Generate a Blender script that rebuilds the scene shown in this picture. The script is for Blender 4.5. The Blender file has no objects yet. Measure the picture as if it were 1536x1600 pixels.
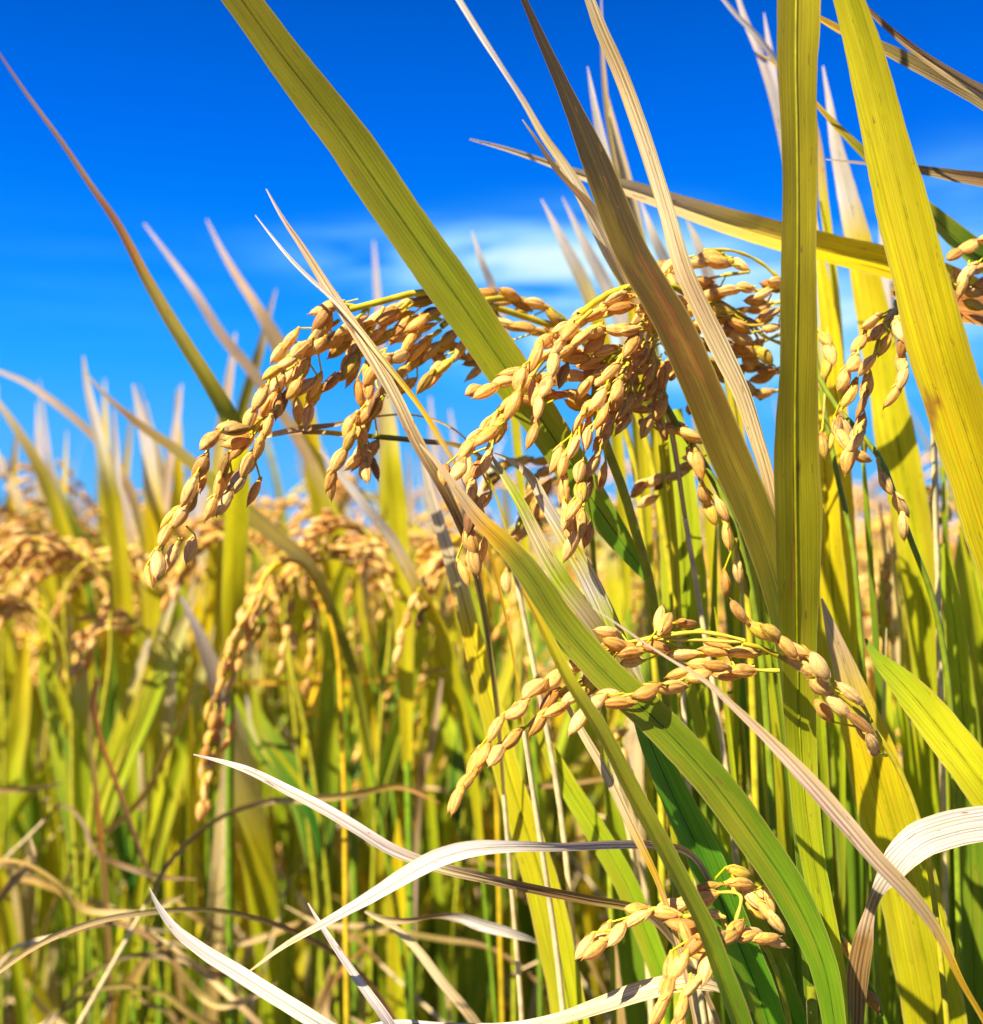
import bpy, math, random
import numpy as np
from mathutils import Vector, Matrix, noise as mnoise

scene = bpy.context.scene
COL = scene.collection
R = math.radians
# ------------------------------------------------------------------ camera, sky, sun, exposure
CAM_Z = 0.90
HOR = 845.0                        # photograph row of the horizon
FPX = 1725.0                       # focal length in photograph pixels (photo is 1536 x 1600)
cam_data = bpy.data.cameras.new("camera")
cam_data.sensor_fit = 'HORIZONTAL'
cam_data.sensor_width = 36.0
cam_data.lens = 36.0 * FPX / 1536.0
cam_data.shift_y = (HOR - 800.0) / 1536.0
cam_data.clip_start = 0.01
cam_data.clip_end = 2000.0
cam_data.dof.use_dof = True
cam_data.dof.focus_distance = 0.272
cam_data.dof.aperture_fstop = cam_data.lens / 3.5
cam = bpy.data.objects.new("camera", cam_data)
cam.location = (0, 0, CAM_Z)
cam.rotation_euler = (R(90), 0, 0)
COL.objects.link(cam)
scene.camera = cam

SUN_DIR = Vector((-0.46, -0.56, 0.69)).normalized()
sun_data = bpy.data.lights.new("sun", 'SUN')
sun_data.energy = 5.0
sun_data.angle = R(0.5)
sun_data.color = (1.0, 0.91, 0.76)
sun = bpy.data.objects.new("sun", sun_data)
sun.rotation_euler = (-SUN_DIR).to_track_quat('-Z', 'Y').to_euler()
sun.location = (0, 0, 5)
COL.objects.link(sun)

world = bpy.data.worlds.new("World")
scene.world = world
world.use_nodes = True
wn, wl = world.node_tree.nodes, world.node_tree.links
wn.clear()


def N(nodes, t, **kw):
    n = nodes.new(t)
    for k, v in kw.items():
        setattr(n, k, v)
    return n


def ramp(node, stops):
    cr = node.color_ramp
    while len(cr.elements) > 1:
        cr.elements.remove(cr.elements[-1])
    cr.elements[0].position = stops[0][0]
    cr.elements[0].color = stops[0][1]
    for p, c in stops[1:]:
        e = cr.elements.new(p)
        e.color = c


def build_sky():
    sky = N(wn, 'ShaderNodeTexSky', sky_type='NISHITA')
    sky.sun_disc = False
    sky.sun_elevation = math.asin(SUN_DIR.z)
    sky.sun_rotation = math.atan2(SUN_DIR.x, SUN_DIR.y)
    sky.air_density = 1.3
    sky.dust_density = 0.3
    sky.ozone_density = 3.0
    tc = N(wn, 'ShaderNodeTexCoord')
    sep = N(wn, 'ShaderNodeSeparateXYZ')
    wl.new(tc.outputs['Generated'], sep.inputs[0])
    rp = N(wn, 'ShaderNodeValToRGB')
    ramp(rp, [(0.0, (0.30, 0.54, 0.98, 1)), (0.04, (0.07, 0.45, 1.0, 1)), (0.15, (0.01, 0.36, 1.0, 1)),
              (0.24, (0.0, 0.23, 1.0, 1)), (0.34, (0.0, 0.145, 0.85, 1)), (0.45, (0.0, 0.088, 0.55, 1)), (1.0, (0.0, 0.045, 0.33, 1))])
    wl.new(sep.outputs['Z'], rp.inputs['Fac'])
    sc = N(wn, 'ShaderNodeVectorMath', operation='SCALE')
    sc.inputs['Scale'].default_value = 4.25
    wl.new(rp.outputs['Color'], sc.inputs[0])
    mx = N(wn, 'ShaderNodeMix', data_type='RGBA')
    mx.inputs['Factor'].default_value = 0.96
    sat = N(wn, 'ShaderNodeHueSaturation')
    sat.inputs['Saturation'].default_value = 1.9
    wl.new(sky.outputs['Color'], sat.inputs['Color'])
    wl.new(sat.outputs['Color'], mx.inputs['A'])
    wl.new(sc.outputs['Vector'], mx.inputs['B'])
    # wispy cloud: streaky noise, strongest in one bank low in the sky
    mp = N(wn, 'ShaderNodeMapping')
    mp.inputs['Rotation'].default_value = (0, R(14), 0)
    mp.inputs['Scale'].default_value = (4.0, 4.0, 30.0)
    wl.new(tc.outputs['Generated'], mp.inputs['Vector'])
    nz = N(wn, 'ShaderNodeTexNoise')
    nz.inputs['Scale'].default_value = 1.0
    nz.inputs['Detail'].default_value = 6.0
    nz.inputs['Roughness'].default_value = 0.55
    nz.inputs['Distortion'].default_value = 1.3
    wl.new(mp.outputs['Vector'], nz.inputs['Vector'])

    def bank(px, py, sx, sz, amp):
        v = Vector(((px - 768) / FPX, 1.0, -(py - HOR) / FPX)).normalized()
        sub = N(wn, 'ShaderNodeVectorMath', operation='SUBTRACT')
        wl.new(tc.outputs['Generated'], sub.inputs[0])
        sub.inputs[1].default_value = v
        mul = N(wn, 'ShaderNodeVectorMath', operation='MULTIPLY')
        mul.inputs[1].default_value = (1 / sx, 1 / sx, 1 / sz)
        wl.new(sub.outputs[0], mul.inputs[0])
        ln = N(wn, 'ShaderNodeVectorMath', operation='LENGTH')
        wl.new(mul.outputs[0], ln.inputs[0])
        mr = N(wn, 'ShaderNodeMapRange')
        mr.interpolation_type = 'SMOOTHERSTEP'
        mr.inputs['From Min'].default_value = 1.0
        mr.inputs['From Max'].default_value = 0.0
        mr.inputs['To Max'].default_value = amp
        wl.new(ln.outputs['Value'], mr.inputs['Value'])
        return mr.outputs['Result']
    outs = [bank(910, 470, 0.27, 0.11, 1.25), bank(1260, 510, 0.30, 0.11, 0.95), bank(640, 400, 0.20, 0.05, 0.5), bank(200, 440, 0.3, 0.10, 0.06), bank(1500, 330, 0.12, 0.09, 0.3)]
    acc = outs[0]
    for o in outs[1:]:
        ad = N(wn, 'ShaderNodeMath', operation='ADD')
        wl.new(acc, ad.inputs[0])
        wl.new(o, ad.inputs[1])
        acc = ad.outputs[0]
    mr = N(wn, 'ShaderNodeMapRange')
    mr.inputs['From Min'].default_value = 0.34
    mr.inputs['From Max'].default_value = 0.62
    mr.inputs['To Min'].default_value = 0.08
    wl.new(nz.outputs['Fac'], mr.inputs['Value'])
    mu = N(wn, 'ShaderNodeMath', operation='MULTIPLY', use_clamp=True)
    wl.new(acc, mu.inputs[0])
    wl.new(mr.outputs['Result'], mu.inputs[1])
    mc = N(wn, 'ShaderNodeMix', data_type='RGBA')
    wl.new(mu.outputs[0], mc.inputs['Factor'])
    wl.new(mx.outputs['Result'], mc.inputs['A'])
    mc.inputs['B'].default_value = (0.7, 3.3, 4.3, 1)
    sq = N(wn, 'ShaderNodeMath', operation='POWER')
    sq.inputs[1].default_value = 1.8
    wl.new(mu.outputs[0], sq.inputs[0])
    mw = N(wn, 'ShaderNodeMix', data_type='RGBA')
    wl.new(sq.outputs[0], mw.inputs['Factor'])
    wl.new(mc.outputs['Result'], mw.inputs['A'])
    mw.inputs['B'].default_value = (3.3, 4.1, 4.3, 1)
    mc = mw
    bg = N(wn, 'ShaderNodeBackground')
    bg.inputs['Strength'].default_value = 0.1
    wl.new(mc.outputs['Result'], bg.inputs['Color'])
    out = N(wn, 'ShaderNodeOutputWorld')
    wl.new(bg.outputs[0], out.inputs['Surface'])


build_sky()
scene.view_settings.view_transform = 'Standard'
scene.view_settings.look = 'None'
scene.view_settings.exposure = 1.30
scene.view_settings.gamma = 1.0
scene.render.engine = 'CYCLES'
scene.cycles.use_denoising = True
scene.cycles.max_bounces = 8
scene.cycles.diffuse_bounces = 5
scene.cycles.glossy_bounces = 2
scene.cycles.transmission_bounces = 6
scene.cycles.sample_clamp_indirect = 6.0

# ------------------------------------------------------------------ palette (linear albedo)
PAL = dict(
    green=(0.17, 0.29, 0.012), deep=(0.05, 0.19, 0.012), lime=(0.45, 0.53, 0.010), olive=(0.25, 0.255, 0.012),
    yellow=(0.80, 0.58, 0.006), yg=(0.60, 0.53, 0.008), gold=(0.76, 0.43, 0.015), tan=(0.62, 0.42, 0.19),
    straw=(0.72, 0.55, 0.28), white=(0.70, 0.62, 0.50), pale=(0.64, 0.53, 0.47), pink=(0.66, 0.46, 0.29), brown=(0.30, 0.165, 0.055),
    umber=(0.20, 0.135, 0.06), rust=(0.50, 0.19, 0.035), khaki=(0.36, 0.27, 0.06))


def C(c):
    return np.array(PAL[c] if isinstance(c, str) else c, float)


# ------------------------------------------------------------------ materials
def new_mat(name):
    m = bpy.data.materials.new(name)
    m.use_nodes = True
    m.node_tree.nodes.clear()
    return m, m.node_tree.nodes, m.node_tree.links


def leaf_material(name, trans=0.48, rough=0.5, streak=1.0, spots=1.0):
    m, n, l = new_mat(name)
    at = N(n, 'ShaderNodeAttribute', attribute_name='tint')
    uv = N(n, 'ShaderNodeUVMap', uv_map='mm')
    rel = N(n, 'ShaderNodeUVMap', uv_map='rel')

    def noise(scale, detail=2.0, rough_=0.5):
        mp = N(n, 'ShaderNodeMapping')
        mp.inputs['Scale'].default_value = scale
        l.new(uv.outputs['UV'], mp.inputs['Vector'])
        t = N(n, 'ShaderNodeTexNoise', noise_dimensions='2D')
        t.inputs['Scale'].default_value = 1.0
        t.inputs['Detail'].default_value = detail
        t.inputs['Roughness'].default_value = rough_
        l.new(mp.outputs['Vector'], t.inputs['Vector'])
        return t.outputs['Fac']

    def mrange(v, a, b, c, d):
        r = N(n, 'ShaderNodeMapRange')
        for k, x in zip(('From Min', 'From Max', 'To Min', 'To Max'), (a, b, c, d)):
            r.inputs[k].default_value = x
        l.new(v, r.inputs['Value'])
        return r.outputs['Result']

    def mix(fac, a, b, blend='MIX'):
        x = N(n, 'ShaderNodeMix', data_type='RGBA', blend_type=blend)
        for sock, v in (('Factor', fac), ('A', a), ('B', b)):
            if isinstance(v, (float, int)):
                x.inputs[sock].default_value = v
            elif isinstance(v, tuple):
                x.inputs[sock].default_value = v
            else:
                l.new(v, x.inputs[sock])
        return x.outputs['Result']
    fine = noise((2.6, 0.012, 1), 3.0, 0.6)
    broad = noise((0.55, 0.006, 1), 2.0)
    blot = noise((0.25, 0.035, 1), 4.0, 0.6)
    spec = noise((0.8, 0.10, 1), 3.0, 0.65)
    col = at.outputs['Color']
    col = mix(mrange(fine, 0.3, 0.7, 0.0, 0.55 * streak), col, (0.16, 0.10, 0.02, 1), 'MULTIPLY') if False else col
    sm = N(n, 'ShaderNodeSeparateXYZ')
    l.new(uv.outputs['UV'], sm.inputs[0])
    vm = N(n, 'ShaderNodeMath', operation='MULTIPLY')
    vm.inputs[1].default_value = 6.6
    l.new(sm.outputs['X'], vm.inputs[0])
    vs = N(n, 'ShaderNodeMath', operation='SINE')
    l.new(vm.outputs[0], vs.inputs[0])
    vein = N(n, 'ShaderNodeMath', operation='MULTIPLY_ADD')
    l.new(vs.outputs[0], vein.inputs[0])
    vein.inputs[1].default_value = 0.055 * streak
    l.new(mrange(fine, 0.28, 0.72, 1.0 - 0.24 * streak, 1.0 + 0.16 * streak), vein.inputs[2])
    br = N(n, 'ShaderNodeVectorMath', operation='SCALE')
    l.new(col, br.inputs[0])
    l.new(vein.outputs[0], br.inputs['Scale'])
    hs = N(n, 'ShaderNodeHueSaturation')
    l.new(br.outputs[0], hs.inputs['Color'])
    l.new(mrange(broad, 0.3, 0.7, 0.508, 0.492), hs.inputs['Hue'])
    l.new(mrange(blot, 0.25, 0.75, 0.82, 1.16), hs.inputs['Value'])
    col = hs.outputs['Color']
    ripe = noise((0.11, 0.012, 1), 3.0, 0.55)
    col = mix(mrange(ripe, 0.54, 0.74, 0.0, 0.38), col, (0.62, 0.43, 0.03, 1))
    # flecks of dry brown tissue, drawn out along the veins
    fleck = mrange(spec, 0.695, 0.73, 0.0, 0.75 * spots)
    col = mix(fleck, col, (0.26, 0.11, 0.025, 1))
    # pale thickened margin
    sx = N(n, 'ShaderNodeSeparateXYZ')
    l.new(rel.outputs['UV'], sx.inputs[0])
    ab = N(n, 'ShaderNodeMath', operation='ABSOLUTE')
    l.new(sx.outputs['X'], ab.inputs[0])
    col = mix(mrange(ab.outputs[0], 0.90, 0.98, 0.0, 0.45), col, (0.62, 0.47, 0.13, 1))
    bump = N(n, 'ShaderNodeBump')
    bump.inputs['Strength'].default_value = 0.35
    bump.inputs['Distance'].default_value = 0.0004
    l.new(fine, bump.inputs['Height'])
    p = N(n, 'ShaderNodeBsdfPrincipled')
    l.new(col, p.inputs['Base Color'])
    p.inputs['Roughness'].default_value = rough
    p.inputs['Specular IOR Level'].default_value = 0.35
    l.new(bump.outputs['Normal'], p.inputs['Normal'])
    t = N(n, 'ShaderNodeBsdfTranslucent')
    g = N(n, 'ShaderNodeGamma')
    g.inputs['Gamma'].default_value = 0.92
    l.new(col, g.inputs['Color'])
    l.new(g.outputs[0], t.inputs['Color'])
    ms = N(n, 'ShaderNodeMixShader')
    ms.inputs['Fac'].default_value = trans
    l.new(p.outputs[0], ms.inputs[1])
    l.new(t.outputs[0], ms.inputs[2])
    o = N(n, 'ShaderNodeOutputMaterial')
    l.new(ms.outputs[0], o.inputs['Surface'])
    return m


def tint_material(name, rough=0.5, trans=0.0, spec=0.3):
    m, n, l = new_mat(name)
    at = N(n, 'ShaderNodeAttribute', attribute_name='tint')
    tc = N(n, 'ShaderNodeTexCoord')
    nz = N(n, 'ShaderNodeTexNoise')
    nz.inputs['Scale'].default_value = 260.0
    nz.inputs['Detail'].default_value = 3.0
    l.new(tc.outputs['Object'], nz.inputs['Vector'])
    mr = N(n, 'ShaderNodeMapRange')
    mr.inputs['From Min'].default_value = 0.3
    mr.inputs['From Max'].default_value = 0.7
    mr.inputs['To Min'].default_value = 0.72
    mr.inputs['To Max'].default_value = 1.18
    l.new(nz.outputs['Fac'], mr.inputs['Value'])
    sc = N(n, 'ShaderNodeVectorMath', operation='SCALE')
    l.new(at.outputs['Color'], sc.inputs[0])
    l.new(mr.outputs['Result'], sc.inputs['Scale'])
    p = N(n, 'ShaderNodeBsdfPrincipled')
    l.new(sc.outputs[0], p.inputs['Base Color'])
    p.inputs['Roughness'].default_value = rough
    p.inputs['Specular IOR Level'].default_value = spec
    o = N(n, 'ShaderNodeOutputMaterial')
    if trans:
        t = N(n, 'ShaderNodeBsdfTranslucent')
        l.new(sc.outputs[0], t.inputs['Color'])
        ms = N(n, 'ShaderNodeMixShader')
        ms.inputs['Fac'].default_value = trans
        l.new(p.outputs[0], ms.inputs[1])
        l.new(t.outputs[0], ms.inputs[2])
        l.new(ms.outputs[0], o.inputs['Surface'])
    else:
        l.new(p.outputs[0], o.inputs['Surface'])
    return m


def grain_material(name):
    m, n, l = new_mat(name)
    at = N(n, 'ShaderNodeAttribute', attribute_name='tint')
    oi = N(n, 'ShaderNodeObjectInfo')
    rp = N(n, 'ShaderNodeValToRGB')
    ramp(rp, [(0.0, (0.62, 0.28, 0.045, 1)), (0.10, (0.90, 0.48, 0.08, 1)), (0.45, (0.96, 0.57, 0.13, 1)), (0.7, (0.97, 0.66, 0.22, 1)),
              (0.86, (0.92, 0.54, 0.10, 1)), (0.94, (0.84, 0.60, 0.05, 1)), (1.0, (0.34, 0.15, 0.04, 1))])
    l.new(oi.outputs['Random'], rp.inputs['Fac'])
    mu = N(n, 'ShaderNodeMix', data_type='RGBA', blend_type='MULTIPLY')
    mu.inputs['Factor'].default_value = 1.0
    l.new(rp.outputs['Color'], mu.inputs['A'])
    l.new(at.outputs['Color'], mu.inputs['B'])
    tc = N(n, 'ShaderNodeTexCoord')
    mp = N(n, 'ShaderNodeMapping')
    mp.inputs['Scale'].default_value = (3800, 3800, 700)
    l.new(tc.outputs['Object'], mp.inputs['Vector'])
    nz = N(n, 'ShaderNodeTexNoise')
    nz.inputs['Scale'].default_value = 1.0
    nz.inputs['Detail'].default_value = 2.0
    l.new(mp.outputs['Vector'], nz.inputs['Vector'])
    mr = N(n, 'ShaderNodeMapRange')
    mr.inputs['From Min'].default_value = 0.3
    mr.inputs['From Max'].default_value = 0.7
    mr.inputs['To Min'].default_value = 0.70
    mr.inputs['To Max'].default_value = 1.12
    l.new(nz.outputs['Fac'], mr.inputs['Value'])
    sc = N(n, 'ShaderNodeVectorMath', operation='SCALE')
    l.new(mu.outputs['Result'], sc.inputs[0])
    l.new(mr.outputs['Result'], sc.inputs['Scale'])
    sp = N(n, 'ShaderNodeTexNoise', noise_dimensions='4D')
    sp.inputs['Scale'].default_value = 420.0
    sp.inputs['Detail'].default_value = 3.0
    rw = N(n, 'ShaderNodeMath', operation='MULTIPLY')
    rw.inputs[1].default_value = 50.0
    l.new(oi.outputs['Random'], rw.inputs[0])
    l.new(rw.outputs[0], sp.inputs['W'])
    l.new(tc.outputs['Object'], sp.inputs['Vector'])
    sr = N(n, 'ShaderNodeMapRange')
    sr.inputs['From Min'].default_value = 0.57
    sr.inputs['From Max'].default_value = 0.70
    sr.inputs['To Max'].default_value = 0.75
    l.new(sp.outputs['Fac'], sr.inputs['Value'])
    sx = N(n, 'ShaderNodeMix', data_type='RGBA')
    l.new(sr.outputs['Result'], sx.inputs['Factor'])
    l.new(sc.outputs[0], sx.inputs['A'])
    sx.inputs['B'].default_value = (0.42, 0.17, 0.035, 1)

    class sc:
        outputs = [sx.outputs['Result']]
    bump = N(n, 'ShaderNodeBump')
    bump.inputs['Strength'].default_value = 0.55
    bump.inputs['Distance'].default_value = 0.0003
    l.new(nz.outputs['Fac'], bump.inputs['Height'])
    p = N(n, 'ShaderNodeBsdfPrincipled')
    l.new(sc.outputs[0], p.inputs['Base Color'])
    p.inputs['Roughness'].default_value = 0.48
    p.inputs['Specular IOR Level'].default_value = 0.4
    p.inputs['Sheen Weight'].default_value = 0.15
    l.new(bump.outputs['Normal'], p.inputs['Normal'])
    t = N(n, 'ShaderNodeBsdfTranslucent')
    l.new(sc.outputs[0], t.inputs['Color'])
    ms = N(n, 'ShaderNodeMixShader')
    ms.inputs['Fac'].default_value = 0.34
    l.new(p.outputs[0], ms.inputs[1])
    l.new(t.outputs[0], ms.inputs[2])
    o = N(n, 'ShaderNodeOutputMaterial')
    l.new(ms.outputs[0], o.inputs['Surface'])
    return m


M_LEAF = leaf_material("leaf_tissue")
M_DRY = leaf_material("dry_leaf_tissue", trans=0.30, rough=0.6, streak=2.4, spots=1.25)
M_STEM = tint_material("stem_skin", 0.42)
M_RIB = tint_material("midrib_tissue", 0.45, trans=0.3)
M_GRAIN = grain_material("rice_husk")


def soil_material():
    m, n, l = new_mat("paddy_soil")
    tc = N(n, 'ShaderNodeTexCoord')
    nz = N(n, 'ShaderNodeTexNoise')
    nz.inputs['Scale'].default_value = 14.0
    nz.inputs['Detail'].default_value = 8.0
    l.new(tc.outputs['Object'], nz.inputs['Vector'])
    rp = N(n, 'ShaderNodeValToRGB')
    ramp(rp, [(0.3, (0.016, 0.010, 0.006, 1)), (0.6, (0.045, 0.030, 0.016, 1)), (0.8, (0.11, 0.075, 0.04, 1))])
    l.new(nz.outputs['Fac'], rp.inputs['Fac'])
    b = N(n, 'ShaderNodeBump')
    b.inputs['Strength'].default_value = 0.8
    b.inputs['Distance'].default_value = 0.02
    l.new(nz.outputs['Fac'], b.inputs['Height'])
    p = N(n, 'ShaderNodeBsdfPrincipled')
    p.inputs['Roughness'].default_value = 0.9
    l.new(rp.outputs['Color'], p.inputs['Base Color'])
    l.new(b.outputs['Normal'], p.inputs['Normal'])
    o = N(n, 'ShaderNodeOutputMaterial')
    l.new(p.outputs[0], o.inputs['Surface'])
    return m


# ------------------------------------------------------------------ mesh collector
class MB:
    def __init__(self):
        self.v, self.f, self.c, self.mm, self.rel = [], [], [], [], []
        self.n = 0

    def add(self, V, F, Cc, MM=None, REL=None):
        V = np.asarray(V, float)
        k = len(V)
        self.v.append(V)
        self.f.append(np.asarray(F, int) + self.n)
        self.c.append(np.broadcast_to(np.asarray(Cc, float), (k, 3)))
        self.mm.append(np.zeros((k, 2)) if MM is None else MM)
        self.rel.append(np.zeros((k, 2)) if REL is None else REL)
        self.n += k

    def mesh(self, name, mats, origin=(0, 0, 0)):
        V = np.concatenate(self.v) - np.asarray(origin)
        F = np.concatenate(self.f)
        Cc = np.concatenate(self.c)
        me = bpy.data.meshes.new(name)
        me.vertices.add(len(V))
        me.vertices.foreach_set('co', V.astype(np.float32).ravel())
        nf = len(F)
        me.loops.add(nf * 4)
        me.polygons.add(nf)
        me.loops.foreach_set('vertex_index', F.astype(np.int32).ravel())
        me.polygons.foreach_set('loop_start', np.arange(0, nf * 4, 4, dtype=np.int32))
        me.polygons.foreach_set('use_smooth', np.ones(nf, dtype=bool))
        for nm, arr in (('mm', np.concatenate(self.mm)), ('rel', np.concatenate(self.rel))):
            uv = me.uv_layers.new(name=nm)
            uv.data.foreach_set('uv', arr[F.ravel()].astype(np.float32).ravel())
        a = me.attributes.new('tint', 'FLOAT_COLOR', 'POINT')
        a.data.foreach_set('color', np.hstack([Cc, np.ones((len(Cc), 1))]).astype(np.float32).ravel())
        me.update(calc_edges=True)
        me.validate()
        me.materials.append(mats)
        return me


def put(name, me, parent=None):
    o = bpy.data.objects.new(name, me)
    COL.objects.link(o)
    if parent is not None:
        o.parent = parent
    return o


def thing(name, loc, label, cat, group=None):
    o = bpy.data.objects.new(name, None)
    o.empty_display_size = 0.02
    COL.objects.link(o)
    o.location = loc
    o['label'] = label
    o['category'] = cat
    if group:
        o['group'] = group
    return o


def grid_faces(a, b, closed=False):
    i = np.arange(a - 1)[:, None]
    j = np.arange(b if closed else b - 1)[None, :]
    j2 = (j + 1) % b
    return np.stack([i * b + j, i * b + j2, (i + 1) * b + j2, (i + 1) * b + j], -1).reshape(-1, 4)


def unit(a):
    return a / np.maximum(np.linalg.norm(a, axis=-1, keepdims=True), 1e-12)


def cat_rom(K, n):
    """Centripetal-like spline through the rows of K (first three columns are the position)."""
    K = np.asarray(K, float)
    if len(K) == 2:
        t = np.linspace(0, 1, n)[:, None]
        return K[0] * (1 - t) + K[1] * t
    d = np.linalg.norm(np.diff(K[:, :3], axis=0), axis=1)
    s = np.concatenate([[0], np.cumsum(np.maximum(d, 1e-6))])
    m = np.zeros_like(K)
    h = np.diff(s)[:, None]
    sl = np.diff(K, axis=0) / h
    m[0], m[-1] = sl[0], sl[-1]
    m[1:-1] = (sl[:-1] * h[1:] + sl[1:] * h[:-1]) / (h[1:] + h[:-1])
    q = np.linspace(0, s[-1], n)
    i = np.clip(np.searchsorted(s, q, side='right') - 1, 0, len(K) - 2)
    hh = h[i]
    t = ((q - s[i])[:, None]) / hh
    return ((2 * t**3 - 3 * t**2 + 1) * K[i] + (t**3 - 2 * t**2 + t) * hh * m[i] + (-2 * t**3 + 3 * t**2) * K[i + 1] + (t**3 - t**2) * hh * m[i + 1])


def P(px, py, d):
    return np.array([(px - 768) / FPX * d, d, CAM_Z - (py - HOR) / FPX * d])


EYE = np.array([0, 0, CAM_Z])


def tints(stops, t):
    """Colours along a blade: names spread evenly, or (position, name) pairs."""
    if not (isinstance(stops[0], tuple) and len(stops[0]) == 2):
        stops = [(i / max(len(stops) - 1, 1), c) for i, c in enumerate(stops)]
    xs = [s[0] for s in stops]
    cs = np.array([C(s[1]) for s in stops])
    return np.stack([np.interp(t, xs, cs[:, k]) for k in range(3)], -1)


def strip(mb, pos, side, nor, hw, col, nu=9, fold=0.2, curl=0.0, wave=0.05, rng=random):
    n = len(pos)
    u = np.linspace(-1, 1, nu)
    s = np.concatenate([[0], np.cumsum(np.linalg.norm(np.diff(pos, axis=0), axis=1))])
    ph, k = rng.uniform(0, 6.28), rng.uniform(60, 150)
    w = wave * np.sin(s * k + ph)[:, None] * u[None, :] + wave * 0.6 * np.sin(s * k * 1.7 + ph * 2)[:, None] * np.abs(u)[None, :]
    off = hw[:, None] * (fold * (np.sqrt(u * u + 0.01) - 0.1)[None, :] + curl * (u * u)[None, :] + w)
    q_ = np.array([[mnoise.noise(Vector((a * 55 + ph, 0, b))) + .6 * mnoise.noise(Vector((a * 240 + ph, 9, b))) for b in (0.0, 7.7)] for a in s])
    hv = hw[:, None] * (1 + 0.03 * np.sin(s * k * 0.8 + ph)[:, None] + 0.07 * np.where(u[None, :] < 0, q_[:, :1], q_[:, 1:]) * np.abs(u)[None, :])
    V = pos[:, None, :] + side[:, None, :] * (u[None, :] * hv)[:, :, None] + nor[:, None, :] * off[..., None]
    so = rng.uniform(0, 4000)
    MM = np.stack([np.broadcast_to(u, (n, nu)) * hw[:, None] * 1000 + so, np.broadcast_to(s[:, None] * 1000 + so, (n, nu))], -1).reshape(-1, 2)
    REL = np.stack([np.broadcast_to(u, (n, nu)), np.broadcast_to((s / s[-1])[:, None], (n, nu))], -1).reshape(-1, 2)
    cc = np.broadcast_to(col[:, None, :], (n, nu, 3)).reshape(-1, 3)
    mb.add(V.reshape(-1, 3), grid_faces(n, nu), cc, MM, REL)


def tube(mb, pts, rad, col, sides=6, flat=None):
    pts = np.asarray(pts, float)
    n = len(pts)
    rad = np.broadcast_to(np.asarray(rad, float), (n,))
    t = unit(np.gradient(pts, axis=0))
    a = np.array([0.3, -0.9, 0.2])
    x = unit(np.cross(t, a))
    y = np.cross(t, x)
    th = np.linspace(0, 2 * math.pi, sides, endpoint=False)
    V = pts[:, None, :] + rad[:, None, None] * (np.cos(th)[None, :, None] * x[:, None, :] + np.sin(th)[None, :, None] * y[:, None, :])
    col = np.asarray(col, float)
    if col.ndim == 2:
        col = np.repeat(col, sides, axis=0)
    mb.add(V.reshape(-1, 3), grid_faces(n, sides, True), col)


# ------------------------------------------------------------------ grains
def grain_mesh(name, L=0.0078, W=0.0036, T=0.0028, rings=15, sides=28, bend=0.05, glume=True, belly=0.5, seed=0):
    """A rice spikelet: lemma and palea meeting in two seams, ribs between, pointed tip, two little scales at the base. Tip towards +Z."""
    rng = random.Random(seed)
    mb = MB()
    z = np.linspace(0, 1, rings)
    prof = np.power(np.sin(np.pi * np.clip(z * 0.97 + 0.015, 0, 1)), 0.68)
    prof = prof * (1.0 + 0.16 * (belly - z)) 
    prof[-1] = 0.07
    prof[-2] *= 0.86
    prof[0] = 0.16
    th = np.linspace(0, 2 * math.pi, sides, endpoint=False)
    seam = (np.exp(-((np.cos((th - 0.62) / 2)) ** 2) / 0.006) + np.exp(-((np.cos((th - 2.52) / 2)) ** 2) / 0.006)) * 0.13
    rib = 0.05 * np.cos(th * 7 + 0.6)
    rr = 1.0 - seam + rib * 0.7 + 0.06 * np.exp(-((np.cos((th - 4.7) / 2)) ** 2) / 0.01)
    X = (W / 2) * prof[:, None] * (np.cos(th) * rr)[None, :] + bend * W * np.sin(np.pi * z)[:, None]
    Y = (T / 2) * prof[:, None] * (np.sin(th) * rr)[None, :]
    Z = np.broadcast_to(((z - 0.5) * L)[:, None], X.shape)
    cc = np.ones((rings, sides, 3))
    cc *= (1 - 3.6 * seam[:, None] * np.array([.8, 1.0, 1.15]))[None, :, :]
    cc *= (1 + 1.8 * rib)[None, :, None]
    tipd = np.clip((z - 0.86) / 0.14, 0, 1)[:, None, None]
    cc = cc * (1 - tipd * np.array([0.35, 0.45, 0.5]))
    bs = np.clip((0.12 - z) / 0.12, 0, 1)[:, None, None]
    cc = cc * (1 - bs * np.array([0.1, 0.0, 0.35]))
    mb.add(np.stack([X, Y, Z], -1).reshape(-1, 3), grid_faces(rings, sides, True), np.clip(cc, 0.2, 1.2).reshape(-1, 3))
    # tip point
    tube(mb, [[0, 0, L * 0.49], [0.0001, 0, L * 0.53], [0.0003, 0, L * 0.58]], [0.00022, 0.00014, 0.00003], (0.55, 0.42, 0.3), 5)
    if glume:
        for s in (-1, 1):
            zz = np.linspace(0, 1, 5)
            hw = 0.0007 * np.sin(np.pi * (zz * 0.85 + 0.12))
            pos = np.stack([s * (0.0006 + 0.0011 * np.sin(zz * 1.4)), np.zeros(5), -L * 0.52 + zz * L * 0.33], -1)
            sd = np.tile([0, 1.0, 0], (5, 1))
            nr = np.tile([float(s), 0, 0], (5, 1))
            strip(mb, pos, sd, nr, hw, np.tile([1.05, 1.12, 0.95], (5, 1)), 5, -0.4, 0, 0, rng)
        tube(mb, [[0, 0, -L * 0.60], [0, 0, -L * 0.53], [0, 0, -L * 0.46]], [0.00035, 0.0006, 0.0007], (0.85, 0.95, 0.5), 6)
    return mb.mesh(name, M_GRAIN)


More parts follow.
